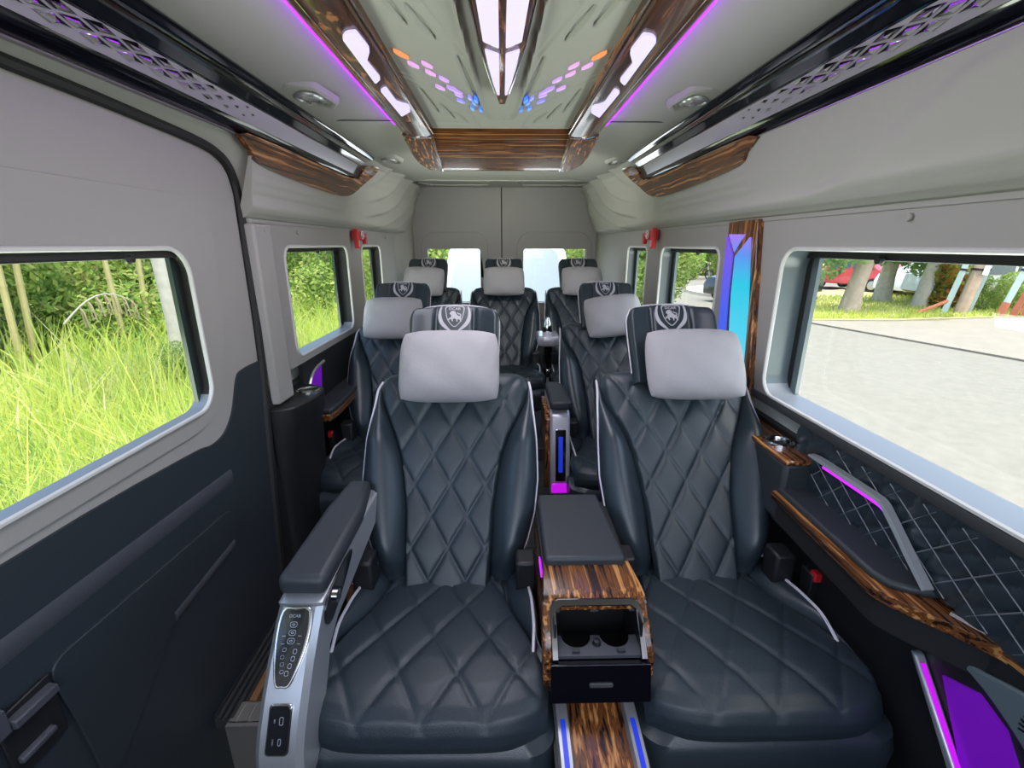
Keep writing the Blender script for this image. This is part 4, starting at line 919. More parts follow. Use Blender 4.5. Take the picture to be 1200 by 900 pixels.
def ceiling_field():
    nx, y0, y1, ny = 140, 0.75, 2.10, 330
    xs = np.linspace(-0.278, 0.278, nx + 1); ys = np.linspace(y0, y1, ny + 1); Xg, Yg = np.meshgrid(xs, ys); ax = np.abs(Xg); z = np.full_like(Xg, 1.834)
    for pl in GROOVE:
        for a, b in zip(pl, pl[1:]): d, t = seg_d(ax, Yg, a, b); z += 0.004 * np.exp(-(d / 0.004) ** 2)
    for a, b, w in LEAF:
        d, t = seg_d(ax, Yg, a, b); ww = w * np.sin(PI * np.clip(t * 0.9 + 0.05, 0, 1)) ** 0.8 + 1e-4; k = np.clip(1.25 - d / ww, 0, 1); z += 0.011 * (k * k * (3 - 2 * k))
    best = np.full_like(Xg, 9.0)
    for a, b in zip(RIM, RIM[1:]): best = np.minimum(best, seg_d(ax, Yg, a, b)[0])
    z -= 0.007 * np.exp(-(best / 0.007) ** 2)
    # inside the rim the lamp bed is set a little deeper
    rimx = np.interp(Yg, [0.6, 1.082, 1.86, 1.935, 1.946], [0.10, 0.087, 0.062, 0.045, 0.0]); z += 0.004 * ((ax < rimx) & (Yg < 1.946))
    vs = np.stack([Xg, Yg, z], -1).reshape(-1, 3); w = nx + 1
    m = MB(); m.v = [tuple(p) for p in vs.tolist()]; m.f = [(j * w + i, j * w + i + 1, (j + 1) * w + i + 1, (j + 1) * w + i) for j in range(ny) for i in range(nx)]
    o = m.build('ceiling_field', 'liner', smooth=60); o.name = 'trim_6'; struct(o)
ceiling_field()
def ceiling_lamp():
    t = thing('ceiling_lamp', 'tapered wood framed ceiling lamp with white panes pointing to the rear', 'lamp', (0.004, 1.2, 1.83))
    hw = lambda y: interp(y, [(0.5, 0.085), (0.99, 0.066), (1.18, 0.056), (1.40, 0.036), (1.52, 0.022), (1.62, 0.010)])
    ys = [0.5, 0.8, 0.99, 1.18, 1.40, 1.52, 1.62]
    wp(MB().loft([[(0.004 + k * hw(y), y, z) for k, z in ((-1, 1.838), (-0.97, 1.806), (-0.80, 1.798), (0.80, 1.798), (0.97, 1.806), (1, 1.838))] for y in ys]), 'wood_frame', 'woodrail', t, smooth=40)
    for s in (-1, 1):
        wp(MB().tube([(0.004 + s * (hw(y) * 0.92), y, 1.800) for y in ys[:-1]], 0.002, 5), 'chrome_line', 'chrome', t)
        a = lambda y, k: (0.004 + s * (0.0075 + (hw(y) * 0.72 - 0.0075) * k), y)
        P = [a(1.222, 0), a(1.195, 1), a(1.40, 1), a(1.515, 0.75), a(1.515, 0)]
        Q = [a(0.82, 0), a(0.82, 1), a(1.150, 1), a(1.185, 0)]
        for p in (P, Q): wp(MB().prism(round_poly(p, 0.006), lambda x, y, h: (x, y, h), 1.7935, 1.800), 'lamp_diffuser', 'lamp', t, smooth=None)
ceiling_lamp()
def star_lights():
    pos = [(-0.245, 1.328), (-0.228, 1.398), (-0.192, 1.398), (-0.192, 1.458), (-0.161, 1.507), (-0.181, 1.580), (-0.140, 1.603), (-0.132, 1.648), (-0.131, 1.710), (-0.098, 1.68), (-0.088, 1.734), (-0.097, 1.795), (-0.068, 1.818), (-0.080, 1.705)]
    ca, cb = (0.95, 0.30, 0.10), (0.62, 0.30, 0.85)
    cols = [ca] + [(0.72, 0.38, 0.75)] * 3 + [(0.62, 0.35, 0.85)] * 2 + [(0.50, 0.30, 0.85)] * 2 + [(0.28, 0.25, 0.95)] * 2 + [(0.08, 0.25, 0.95)] * 4
    cache = {}
    for s, lab in ((-1, 'left spray of small coloured light chips set in the ceiling'), (1, 'right spray of small coloured light chips set in the ceiling')):
        t = thing('light_spray', lab, 'ceiling light', (s * 0.15, 1.55, 1.834))
        for i, ((x, y), c) in enumerate(zip(pos, cols)):
            if c not in cache: cache[c] = glow('chip_glow', c, 0.62)
            L = (0.031 if i != 6 else 0.055) * (1.2 if i == 0 else 1); w = 0.0075
            ang = math.atan2(0.08, 0.04) if i < 9 else math.atan2(0.10, 0.02)
            sh = [(-L, 0), (-L * 0.5, w * 0.8), (0.2 * L, w), (0.8 * L, w * 0.5), (L, 0), (0.6 * L, -w * 0.3), (-0.4 * L, -w * 0.5)]
            m = MB(); q = [(s * (abs(x) - (a * math.cos(ang) - b * math.sin(ang)) * 0.85), y + a * math.sin(ang) * 0.75 + b * math.cos(ang)) for a, b in sh]
            m.prism(q, lambda a, b, h: (a, b, h), 1.827, 1.840)
            wp(m, 'light_chip', cache[c], t, smooth=None)
star_lights()
def vent(x, y, k, label):
    t = thing('ceiling_vent', label, 'air vent', (x, y, 1.840), 0, 'round swivel air vents on the ceiling')
    t.rotation_euler = (math.radians(6) * 0, math.radians(-4 if x > 0 else 4), 0)
    hx = [(-0.085, -0.05), (-0.035, -0.095), (0.06, -0.085), (0.085, 0.03), (0.035, 0.095), (-0.06, 0.085)]
    if x > 0: hx = [(-a, b) for a, b in hx]
    hx = [(a * k, b * 1.4 * k) for a, b in hx]; hx = round_poly(hx, 0.02)
    MB().loft([[(a * q, b * q, z) for a, b in hx] for q, z in ((1.0, 0.008), (0.97, -0.008), (0.86, -0.014), (0.78, -0.012), (0.73, -0.002))]).build('base_plate', 'liner', t, smooth=40)
    MB().lathe([(0, 0.0), (0.050 * k, 0.0), (0.050 * k, -0.008), (0.046 * k, -0.014), (0.038 * k, -0.015), (0.035 * k, -0.009), (0, -0.009)], (0, 0, -0.003), 24).build('swivel_ring', 'silver', t)
    MB().lathe([(0, -0.008), (0.035 * k, -0.008), (0.034 * k, -0.011), (0.02 * k, -0.013), (0, -0.0135)], (0, 0, -0.003), 20).build('vent_lens', 'trimgrey', t)
    for q in range(3):
        a = q * 2.1 + 0.4; c, s_ = math.cos(a), math.sin(a)
        MB().box(-0.004, 0.004, 0.004, 0.032 * k, -0.020, -0.014).xf(Matrix.Rotation(a, 4, 'Z')).build('vent_blade', 'chrome', t)
vent(-0.61, 1.69, 0.98, 'air vent with round lens on the left, beside the black overhead rail'); vent(0.635, 1.70, 0.98, 'air vent with round lens on the right, beside the black overhead rail')
vent(-0.62, 2.82, 0.88, 'small rear air vent, left of the wooden crossbar'); vent(0.665, 2.85, 0.88, 'small rear air vent, right of the wooden crossbar')
# overhead rails: black gloss shell, silver strip with diamond studs, wood end
def overhead_rail(s, label):
    t = thing('overhead_rail', label, 'overhead rail', (s * 0.76, 1.5, 1.77))
    def prof(pts, ys): return MB().loft([[(s * x, y, z) for x, z in pts] for y in ys])
    YS = (-0.2, 1.0, 2.0, 2.72)
    wp(prof([(0.680, 1.836), (0.678, 1.822), (0.688, 1.812), (0.712, 1.806), (0.728, 1.800), (0.742, 1.786), (0.752, 1.782), (0.775, 1.80), (0.74, 1.83)], YS), 'upper_shell', 'gloss', t, smooth=40)
    wp(MB().tube([(s * 0.715, y, 1.803) for y in (0.95, 1.0, 1.5, 1.72)], [0.001, 0.007, 0.010, 0.001], 8), 'shell_ridge', 'gloss', t)
    st = prof([(0.752, 1.783), (0.757, 1.775), (0.772, 1.752), (0.782, 1.738), (0.795, 1.742), (0.775, 1.79)], (-0.2, 1.0, 2.0, 2.55, 2.66))
    wp(st, 'silver_strip', 'railsilver', t, smooth=40)
    wp(prof([(0.781, 1.739), (0.785, 1.728), (0.795, 1.715), (0.803, 1.706), (0.815, 1.706), (0.81, 1.74)], (-0.2, 1.0, 2.0, 2.70)), 'lower_shell', 'gloss', t, smooth=50)
    wp(MB().tube([(s * 0.803, y, 1.7055) for y in (-0.2, 1.0, 2.72)], 0.0022, 5), 'chrome_line', 'chrome', t)
    # studs
    e = Vector((s * 0.025, 0, -0.037)).normalized(); n = Vector((-s * abs(e.z), 0, -abs(e.x)))
    stud = MB(); L, w, h = 0.040, 0.0085, 0.008
    stud.add([(0, -L, 0), tuple(e * w), (0, L, 0), tuple(e * -w), tuple(n * h)], [(0, 1, 4), (1, 2, 4), (2, 3, 4), (3, 0, 4)])
    me = stud.mesh('diamond_stud', 'chrome', smooth=None); me2 = None
    for r in range(3):
        for k in range(10):
            y = 0.78 + k * 0.088 + (r % 2) * 0.044; sc = max(0.35, min(1, (1.72 - y) / 0.45))
            c = Vector((s * 0.7635, 0, 1.7635)) + e * ((r - 1) * 0.0125) + n * 0.001
            o = link_mesh('diamond_stud', me, t); o.location = Vector((c.x, y, c.z)) - t.location; o.scale = (sc, sc, sc)
    pe = smooth_closed([(1.60, 1.71), (1.635, 1.668), (1.70, 1.638), (2.0, 1.622), (2.35, 1.615), (2.62, 1.626), (2.80, 1.686), (2.90, 1.745), (2.935, 1.80), (2.82, 1.800), (2.745, 1.78), (2.72, 1.72), (2.3, 1.71)], 3)
    nz = 6
    m = fill(pe, [], lambda a, b, hh: (a, b, 0), 0.0)
    # follow the cornice: cut into strips for a curved fit
    bm = bmesh.new(); vs = [bm.verts.new((p[0], p[1], 0)) for p in m.v]
    for f in m.f:
        try: bm.faces.new([vs[i] for i in f])
        except ValueError: pass
    for zz in (1.66, 1.69, 1.71, 1.735, 1.76, 1.785, 1.80, 1.815): bmesh.ops.bisect_plane(bm, geom=bm.verts[:] + bm.edges[:] + bm.faces[:], plane_co=(0, zz, 0), plane_no=(0, 1, 0))
    for yy in (1.8, 2.0, 2.2, 2.4, 2.6, 2.7, 2.8, 2.9): bmesh.ops.bisect_plane(bm, geom=bm.verts[:] + bm.edges[:] + bm.faces[:], plane_co=(yy, 0, 0), plane_no=(1, 0, 0))
    r = bmesh.ops.extrude_face_region(bm, geom=bm.faces[:])
    up = [v for v in r['geom'] if isinstance(v, bmesh.types.BMVert)]
    ups = set(up)
    g = MB(); bm.verts.ensure_lookup_table(); bm.verts.index_update()
    g.v = [(s * (corn_x(v.co.y) - (0.012 if v in ups else -0.004) - 0.020 * sm((v.co.x - 2.8) / 0.2)), v.co.x, v.co.y) for v in bm.verts]; g.f = [tuple(v.index for v in f.verts) for f in bm.faces]; bm.free()
    wp(g, 'wood_end', 'woodY', t, smooth=40)
overhead_rail(-1, 'left overhead rail, black and silver with diamond studs'); overhead_rail(1, 'right overhead rail, black and silver with diamond studs')
def hammer(s, y, label):
    t = thing('emergency_hammer', label, 'hammer', (s * 0.866, y, 1.405), 0 if s > 0 else 0, 'red emergency hammers')
    k = -s
    MB().box(*sorted((0, k * 0.02)), -0.075, 0.075, 0.0, 0.055).build('holder', 'red', t, bevel=0.004)
    MB().box(*sorted((k * 0.018, k * 0.045)), -0.095, -0.060, -0.045, 0.062).build('hammer_head', 'red', t, bevel=0.005)
    MB().tube([(k * 0.032, -0.06, 0.03), (k * 0.032, 0.10, 0.03)], 0.012, 8).build('handle', 'red', t)
    MB().box(*sorted((k * 0.018, k * 0.04)), 0.07, 0.11, -0.02, 0.035).build('handle_end', 'red', t, bevel=0.004)
    ring = MB(); ring.tube([(k * 0.0455, -0.005 + 0.022 * math.cos(a), 0.03 + 0.022 * math.sin(a)) for a in [2 * PI * q / 16 for q in range(16)]], 0.0025, 5, closed=True); ring.tube([(k * 0.0455, -0.018, 0.043), (k * 0.0455, 0.008, 0.017)], 0.0025, 5)
    ring.build('warning_mark', 'white', t)
    for q in (-0.088, -0.074): MB().box(*sorted((k * 0.0445, k * 0.0462)), q, q + 0.005, -0.035, 0.0).build('mark_bar', 'white', t)
hammer(-1, 2.88, 'red emergency hammer on the left wall above the gap between two windows'); hammer(1, 2.72, 'red emergency hammer on the right wall above the gap between two windows')

# ================================================================== outside
GZ = -0.65
M['road'] = mat('concrete_road', (0.195, 0.184, 0.158), 0.9, var=0.22, vscale=7, bump=(30, 0.4))
M['apron'] = mat('sandy_concrete', (0.235, 0.212, 0.178), 0.9, var=0.16, vscale=4, bump=(30, 0.4))
M['soil'] = mat('grassy_soil', (0.22, 0.26, 0.06), 0.95, var=0.4, vscale=2.0)
M['verge'] = mat('verge_soil', (0.42, 0.38, 0.18), 0.95, var=0.3, vscale=1.2)
M['kerb'] = mat('kerb_stone', (0.55, 0.50, 0.42), 0.9, var=0.15, vscale=4)
M['bark'] = mat('pale_bark', (0.55, 0.50, 0.44), 0.9, var=0.35, vscale=9, bump=(20, 0.8))
M['bark2'] = mat('grey_brown_bark', (0.46, 0.37, 0.29), 0.9, var=0.35, vscale=7, bump=(20, 0.8))
M['cane'] = mat('bamboo_cane', (0.55, 0.46, 0.22), 0.6, var=0.3, vscale=3)
M['carwhite'] = mat('white_car_paint', (0.78, 0.79, 0.80), 0.2, coat=0.8)
M['carred'] = mat('red_car_paint', (0.65, 0.05, 0.06), 0.25, coat=0.6)
M['carblack'] = mat('black_car_paint', (0.02, 0.022, 0.025), 0.2, coat=0.8)
M['carglass'] = mat('dark_car_glass', (0.04, 0.06, 0.07), 0.08, coat=0.5)
M['shade'] = mat('silver_blue_windscreen', (0.085, 0.135, 0.19), 0.4, coat=0.15)
M['tyre'] = mat('tyre', (0.02, 0.02, 0.02), 0.8)
M['teal'] = mat('teal_painted_post', (0.46, 0.58, 0.54), 0.7, var=0.12, vscale=6)
M['rust'] = mat('rust_red_paint', (0.50, 0.16, 0.09), 0.8, var=0.2, vscale=8)
M['pole'] = mat('weathered_pole', (0.50, 0.36, 0.26), 0.85, var=0.3, vscale=6)
M['chairteal'] = mat('teal_plastic', (0.02, 0.22, 0.22), 0.4)
def leafmat(name, cols, trans=0.45):
    m = bpy.data.materials.new(name); m.use_nodes = True; n = m.node_tree.nodes; l = m.node_tree.links; n.clear()
    o = n.new('ShaderNodeOutputMaterial'); d = n.new('ShaderNodeBsdfDiffuse'); t = n.new('ShaderNodeBsdfTranslucent'); mx = n.new('ShaderNodeMixShader'); mx.inputs[0].default_value = trans
    a = n.new('ShaderNodeAttribute'); a.attribute_name = 'tone'; r = n.new('ShaderNodeValToRGB'); e = r.color_ramp.elements
    e[0].position = 0; e[0].color = (*cols[0], 1); e[1].position = 1; e[1].color = (*cols[-1], 1)
    for i, c in enumerate(cols[1:-1]): x = e.new((i + 1) / (len(cols) - 1)); x.color = (*c, 1)
    l.new(a.outputs['Fac'], r.inputs[0]); l.new(r.outputs[0], d.inputs[0]); l.new(r.outputs[0], t.inputs[0])
    l.new(d.outputs[0], mx.inputs[1]); l.new(t.outputs[0], mx.inputs[2]); l.new(mx.outputs[0], o.inputs[0]); return m
M['blade'] = leafmat('grass_blades', [(0.20, 0.36, 0.14), (0.42, 0.56, 0.12), (0.58, 0.66, 0.14), (0.70, 0.70, 0.22), (0.80, 0.76, 0.54)])
M['leafy'] = leafmat('bush_leaves', [(0.14, 0.27, 0.08), (0.28, 0.42, 0.11), (0.44, 0.52, 0.15), (0.60, 0.58, 0.28)])
M['leafdark'] = leafmat('tree_leaves', [(0.13, 0.26, 0.10), (0.24, 0.40, 0.15), (0.38, 0.50, 0.22), (0.52, 0.58, 0.36)])
M['leafred'] = leafmat('croton_leaves', [(0.10, 0.22, 0.05), (0.35, 0.38, 0.06), (0.62, 0.20, 0.06), (0.62, 0.45, 0.12)])
M['dry'] = leafmat('dry_fronds', [(0.45, 0.36, 0.24), (0.62, 0.54, 0.40), (0.7, 0.62, 0.5)], 0.2)
def np_mesh(name, V, Fq, tone, m):
    """V (n,k,3) pieces of k verts; Fq face indices inside a piece; tone per piece"""
    n, k, _ = V.shape; me = bpy.data.meshes.new(name); me.vertices.add(n * k); me.vertices.foreach_set('co', V.reshape(-1).astype(np.float32))
    Fq = np.array(Fq); nf, c = Fq.shape; idx = (Fq[None] + (np.arange(n) * k)[:, None, None]).reshape(-1)
    me.loops.add(len(idx)); me.loops.foreach_set('vertex_index', idx.astype(np.int32)); me.polygons.add(n * nf); me.polygons.foreach_set('loop_start', (np.arange(n * nf) * c).astype(np.int32))
    me.update(calc_edges=True); at = me.attributes.new('tone', 'FLOAT', 'POINT'); at.data.foreach_set('value', np.repeat(tone, k).astype(np.float32)); me.materials.append(m); me.validate(); return me
def blades(name, P, H, Wd, tone, m, lean=0.35, xmax=None):
    n = len(P); a = rng.uniform(0, 2 * PI, n); b = rng.uniform(0, 2 * PI, n); L = rng.uniform(0.05, lean, n) * H
    dx, dy = np.cos(a), np.sin(a); wx, wy = np.cos(b) * Wd, np.sin(b) * Wd; V = np.zeros((n, 6, 3))
    for i, (t, wk) in enumerate(((0, 1.0), (0.55, 0.85), (1.0, 0.12))):
        cx = P[:, 0] + dx * L * t ** 2; cy = P[:, 1] + dy * L * t ** 2; cz = P[:, 2] + H * t * (1 - 0.25 * (L / H) * t)
        V[:, 2 * i] = np.stack([cx - wx * wk, cy - wy * wk, cz], -1); V[:, 2 * i + 1] = np.stack([cx + wx * wk, cy + wy * wk, cz], -1)
    if xmax is not None: V[:, :, 0] = np.minimum(V[:, :, 0], xmax - 0.02 * V[:, :, 2])
    return np_mesh(name, V, [(0, 1, 3, 2), (2, 3, 5, 4)], tone, m)
def grounds():
    struct(MB().box(-60, 60, -30, 60, GZ - 0.10, GZ - 0.02).build('ground', 'road'))
    struct(MB().box(-60, -1.15, -30, 60, GZ - 0.05, GZ).build('lawn', 'soil'))
    # paler apron beyond the long joint in the road
    ap = [(8.2, 12.75), (8.45, 12.0), (8.85, 10.55), (9.55, 7.95), (10.6, 4.0), (11.6, -8), (60, -8), (60, 13.4), (15.2, 13.1), (10.9, 12.42), (9.2, 12.5)]
    struct(MB().prism(ap, lambda a, b, h: (a, b, h), GZ - 0.02, GZ + 0.02).build('pavement', 'apron'))
    ve = [(8.25, 12.6), (8.9, 12.55), (10.9, 12.45), (15.2, 13.15), (40, 13.6), (40, 23.5), (19, 23.0), (11.5, 19.5), (8.9, 15.2), (8.2, 13.4)]
    struct(MB().prism(ve, lambda a, b, h: (a, b, h), GZ - 0.02, GZ + 0.05).build('ground', 'verge'))
    isl = smooth_closed([(8.3, 20.0), (9.4, 18.2), (12.0, 19.4), (15, 22.0), (12, 23.6), (9.0, 22.5)], 3)
    struct(MB().prism(isl, lambda a, b, h: (a, b, h), GZ - 0.02, GZ + 0.10).build('ground', 'kerb'))
    struct(MB().box(-14, 45, 29.5, 60, GZ, GZ + 0.06).build('ground', 'verge'))
    struct(MB().box(-14, 45, 29.2, 29.5, GZ, GZ + 0.13).build('kerb', 'kerb'))
grounds()
def grass():
    n = 52000; u = rng.uniform(0, 1, n); r = 0.25 * (44.0 ** u); th = rng.uniform(-1.15, 1.45, n)
    x = -1.28 - r * np.cos(th) * 1.0; y = 1.2 + r * np.sin(th) * 1.8 + np.maximum(0, th) * r * 0.6
    x = -1.28 - np.abs(x + 1.28); keep = (x > -11) & (y > -4.5) & (y < 26); x, y = x[keep], y[keep]; r = r[keep]; n = len(x)
    patch = np.sin(x * 1.7 + 0.6 * y) * np.sin(y * 1.1 - x * 0.5); H = rng.uniform(0.45, 0.92, n) * (1 + 0.18 * patch); tall = rng.uniform(0, 1, n) > 0.96; H[tall] *= 1.45
    H *= np.clip(0.55 + (-1.28 - x) * 0.35, 0.5, 1.0)
    Wd = rng.uniform(0.0035, 0.0075, n) * (1 + 0.16 * np.maximum(r, 0)); tone = np.clip(rng.beta(2, 2.4, n) + 0.12 * patch, 0, 1)
    o = link_mesh('grass', blades('grass', np.stack([x, y, np.full(n, GZ)], -1), H, Wd, tone, M['blade'], 0.75, -1.06)); o['kind'] = 'stuff'; o['label'] = 'tall bright green grass growing beside the van on the left'; o['category'] = 'grass'
    n = 9000; x = rng.uniform(8.6, 19, n); y = 12.7 + rng.uniform(0, 1, n) ** 1.6 * 5.5 + np.maximum(0, (x - 11) * 0.12); tone = rng.beta(2, 2, n) * 0.8 + 0.15
    o = link_mesh('grass', blades('grass', np.stack([x, y, np.full(n, GZ + 0.05)], -1), rng.uniform(0.05, 0.16, n), rng.uniform(0.008, 0.02, n), tone, M['blade'], 0.8)); o['kind'] = 'stuff'; o['label'] = 'short dry verge grass under the roadside trees'; o['category'] = 'grass'
grass()
def leaves(name, blobs, n, size, m, flat=0.0):
    V = np.zeros((n, 4, 3)); w = np.array([b[3] * b[4] * b[5] for b in blobs]) ** 0.7; k = rng.choice(len(blobs), n, p=w / w.sum()); B = np.array(blobs)[k]
    d = rng.normal(size=(n, 3)); d /= np.linalg.norm(d, axis=1)[:, None]; rad = rng.uniform(0.45, 1.0, n) ** 0.5; c = B[:, :3] + d * B[:, 3:6] * rad[:, None]
    a = rng.normal(size=(n, 3)); a /= np.linalg.norm(a, axis=1)[:, None]; b = np.cross(a, rng.normal(size=(n, 3))); b /= np.linalg.norm(b, axis=1)[:, None]; s = rng.uniform(0.6, 1.3, n)[:, None] * size
    V[:, 0] = c - a * s; V[:, 1] = c + b * s * 0.45; V[:, 2] = c + a * s; V[:, 3] = c - b * s * 0.45
    return np_mesh(name, V, [(0, 1, 2, 3)], np.clip(rng.beta(2, 2, n) * 0.9 + 0.1 * np.sin(c[:, 0] * 3), 0, 1), m)
def stuff(o): o['kind'] = 'stuff'; return o
BUSH = [leaves('foliage', [(0, 0, 0.9, 1.0, 1.0, 0.9), (0.7, 0.3, 0.6, .8, .8, .7), (-0.8, -0.2, 0.7, .8, .7, .8), (0.1, -0.3, 1.7, .8, .8, .8), (-0.4, 0.4, 2.2, .7, .7, .7)], 8000, 0.062, M['leafy']),
        leaves('foliage', [(0, 0, 0.7, 1.1, 1.0, 0.8), (0.5, 0.5, 1.4, .9, .8, .8), (-0.6, 0, 1.5, .7, .7, .9), (0.2, 0.2, 2.3, .8, .8, .6)], 8000, 0.07, M['leafy'])]
STEM = MB(); 
for k in range(6): STEM.tube([(0.06 * math.cos(k), 0.06 * math.sin(k), 0), (0.5 * math.cos(k * 1.05), 0.5 * math.sin(k * 1.05), 1.3), (0.7 * math.cos(k * 1.05 + .2), 0.7 * math.sin(k * 1.05 + .2), 2.2)], [0.03, 0.02, 0.008], 5)
STEMM = STEM.mesh('stem', 'bark2')
def bush(x, y, sc, v, label, group, z=GZ):
    t = thing('bush', label, 'bush', (x, y, z), rng.uniform(0, 6), group); t.scale = sc
    stuff(link_mesh('foliage', BUSH[v], t)); link_mesh('stem', STEMM, t)
HL = [(-9.6, 3.4), (-10.2, 5.2), (-9.4, 7.0), (-9.9, 9.2), (-8.9, 10.9), (-8.6, 13.0), (-8.1, 15.2), (-7.6, 17.4), (-7.2, 19.8), (-6.4, 22.4), (-5.2, 25), (-11.5, 1.0), (-12.0, -1.5), (-11.6, 8.0), (-11, 11.5)]
HW = ['first', 'second', 'third', 'fourth', 'fifth', 'sixth', 'seventh', 'eighth', 'ninth', 'tenth', 'eleventh', 'twelfth', 'thirteenth', 'fourteenth', 'fifteenth']
for i, (x, y) in enumerate(HL):
    bush(x, y, (1.25 + 0.2 * (i % 3), 1.25, 1.0 + 0.15 * (i % 4)), i % 2, 'leafy bush in the overgrown hedge beyond the tall grass, %s of the row' % HW[i], 'hedge bushes beyond the grass')
def bamboo(x, y, h, lean, label):
    t = thing('bamboo', label, 'bamboo', (x, y, GZ), 0, 'bamboo canes in the hedge')
    P = [Vector((lean * k / 6 * h, 0.02 * k, h * k / 6)) for k in range(7)]
    MB().tube(P, [0.05, 0.05, 0.047, 0.043, 0.038, 0.03, 0.02], 7).build('culm', 'cane', t)
    for k in range(1, 6): MB().tube([P[k] - Vector((0, 0, 0.012)), P[k] + Vector((0, 0, 0.012))], 0.055, 7).build('node', 'cane', t)
for i, (x, y, l) in enumerate(((-8.3, 3.9, 0.05), (-8.2, 4.5, -0.02), (-8.4, 4.75, -0.05), (-8.0, 7.6, 0.04), (-8.1, 7.95, 0.06), (-7.6, 9.3, -0.03), (-7.7, 10.1, 0.05))):
    bamboo(x, y, 4.2, l, 'tan bamboo cane rising from the hedge, %s cane from the left' % HW[i])
def dead_frond(x, y, rz, label):
    t = thing('dry_frond', label, 'branch', (x, y, GZ + 0.75), rz)
    pts = [(1.0 * k / 8, 0, 0.45 * math.sin(k / 8 * 2.4)) for k in range(9)]; MB().tube(pts, [0.018 - 0.0015 * k for k in range(9)], 5).build('midrib', 'bark', t)
    for k in range(2, 9):
        for s in (-1, 1):
            p = pts[k]; MB().loft([[(p[0] + 0.02 * q, s * 0.06 * q ** 0.5, p[2] - 0.1 * q * q * 0.9), (p[0] + 0.02 * q + 0.025, s * 0.06 * q ** 0.5, p[2] - 0.1 * q * q * 0.9)] for q in (0, 1, 1.6, 2.0)], closed=False).build('leaflet', M['dry'], t)
dead_frond(-7.9, 4.6, 0.5, 'drooping dry palm frond lying at the edge of the hedge'); dead_frond(-7.4, 7.9, 1.0, 'dry drooping frond in the hedge next to the pale trunk')
def tree(x, y, label, h=4.5, r=0.14, lean=0.0, m='bark2', crown=None, leafm='leafdark', group=None, base=GZ, n=4200, ls=0.11):
    t = thing('tree', label, 'tree', (x, y, base), 0, group)
    P = [(lean * h * (k / 5), 0.03 * math.sin(k * 2), h * k / 5) for k in range(6)]
    tr = MB(); tr.tube(P, [r * q for q in (1.25, 1.0, 0.92, 0.85, 0.75, 0.6)], 10)
    for k in range(5):
        a = k * 1.3; p = P[3 if k < 3 else 4]; tr.tube([p, (p[0] + 0.8 * math.cos(a), p[1] + 0.8 * math.sin(a), p[2] + 0.6)], [r * 0.45, r * 0.2], 6)
    tr.build('trunk', m, t)
    if crown: stuff(link_mesh('crown', leaves('crown', [(lean * h * 0.9 + c[0], c[1], c[2], c[3], c[3], c[4]) for c in crown], n, ls, M[leafm]), t))
C0 = [(0.2, 0, 2.3, 1.1, 0.7), (-1.3, 0.2, 1.9, 0.8, 0.55), (1.1, -0.1, 2.6, 1.1, 0.7), (0, 0, 3.6, 1.6, 1.0)]
tree(-4.75, 6.74, 'pale mottled tree trunk standing in the grass by the sliding door window', 5, 0.115, 0.0, 'bark', [(0, 0, 4.6, 1.6, 1.2)], 'leafy')
bush(-4.4, 6.3, (0.35, 0.35, 0.28), 0, 'low dark shrub at the foot of the pale tree trunk', None)
tree(10.85, 14.3, 'leaning brown tree nearest the road with low leafy branches', 4.4, 0.24, 0.16, 'bark2', [(-0.1, 0, 2.1, 0.6, 0.4), (-1.6, 0.4, 1.5, 0.8, 0.6), (-1.1, -0.3, 2.0, 0.9, 0.5), (1.0, -0.2, 1.95, 0.7, 0.4), (0.9, 0, 2.6, 1.3, 0.8), (0, 0, 3.7, 1.6, 1.0)])
tree(14.0, 16.9, 'pale barked tree behind the leaning brown one, with a bushy crown', 4.4, 0.25, 0.05, 'bark', [(-0.9, -0.3, 1.8, 0.9, 0.5), (0.9, -0.6, 1.6, 1.0, 0.7), (1.3, -1.0, 1.15, 0.8, 0.55), (0.5, -0.8, 1.9, 1.0, 0.5), (0, 0, 3.4, 1.8, 1.0)], n=5200)
tree(13.9, 15.2, 'straight pale tree trunk left of the red tipped shrub', 4.4, 0.19, 0.13, 'bark', [(0, 0, 3.6, 1.6, 1.0), (-0.8, 0, 2.6, 0.9, 0.5)])
MB_ = MB().box(-0.06, 0.06, -0.06, 0.06, 0, 0.36).build('stump', 'bark2', bevel=0.01); MB_.location = (11.0, 14.1, GZ + 0.05); tag(MB_, 'short wooden stump beside the leaning brown tree', 'stump')
def croton(x, y, label):
    t = thing('shrub', label, 'shrub', (x, y, GZ))
    stuff(link_mesh('foliage', leaves('foliage', [(0, 0, 0.35, 0.6, 0.5, 0.4), (0.1, 0, 0.8, 0.45, 0.4, 0.4), (-0.2, 0, 1.2, 0.35, 0.3, 0.35)], 900, 0.12, M['leafred']), t))
    for k in range(4): MB().tube([(0, 0, 0), (0.25 * math.cos(k * 1.7), 0.25 * math.sin(k * 1.7), 0.8)], [0.02, 0.008], 5).build('stem', 'bark2', t)
    for c in ((-0.15, 0, 1.25), (0.25, 0, 1.1), (0.05, 0.1, 0.9)):
        for k in range(12):
            a = k * 0.53; e = 0.9 - 0.05 * (k % 4); d = Vector((math.cos(a) * 0.5, math.sin(a) * 0.5, e * 0.45)); s = Vector((-math.sin(a), math.cos(a), 0)) * 0.02; p = Vector(c)
            MB().add([p - s, p + s, p + d * 0.6 + s * 1.2, p + d + Vector((0, 0, -0.05)), p + d * 0.6 - s * 1.2], [(0, 1, 2, 3, 4)]).build('leaf', me_leaf[k % 2], t)
def _m(n, c): return mat(n, c, 0.5)
me_leaf = [_m('lime_leaf', (0.45, 0.52, 0.08)), _m('orange_leaf', (0.62, 0.26, 0.08))]
croton(14.55, 15.0, 'red and lime tipped shrub left of the leaning poles')
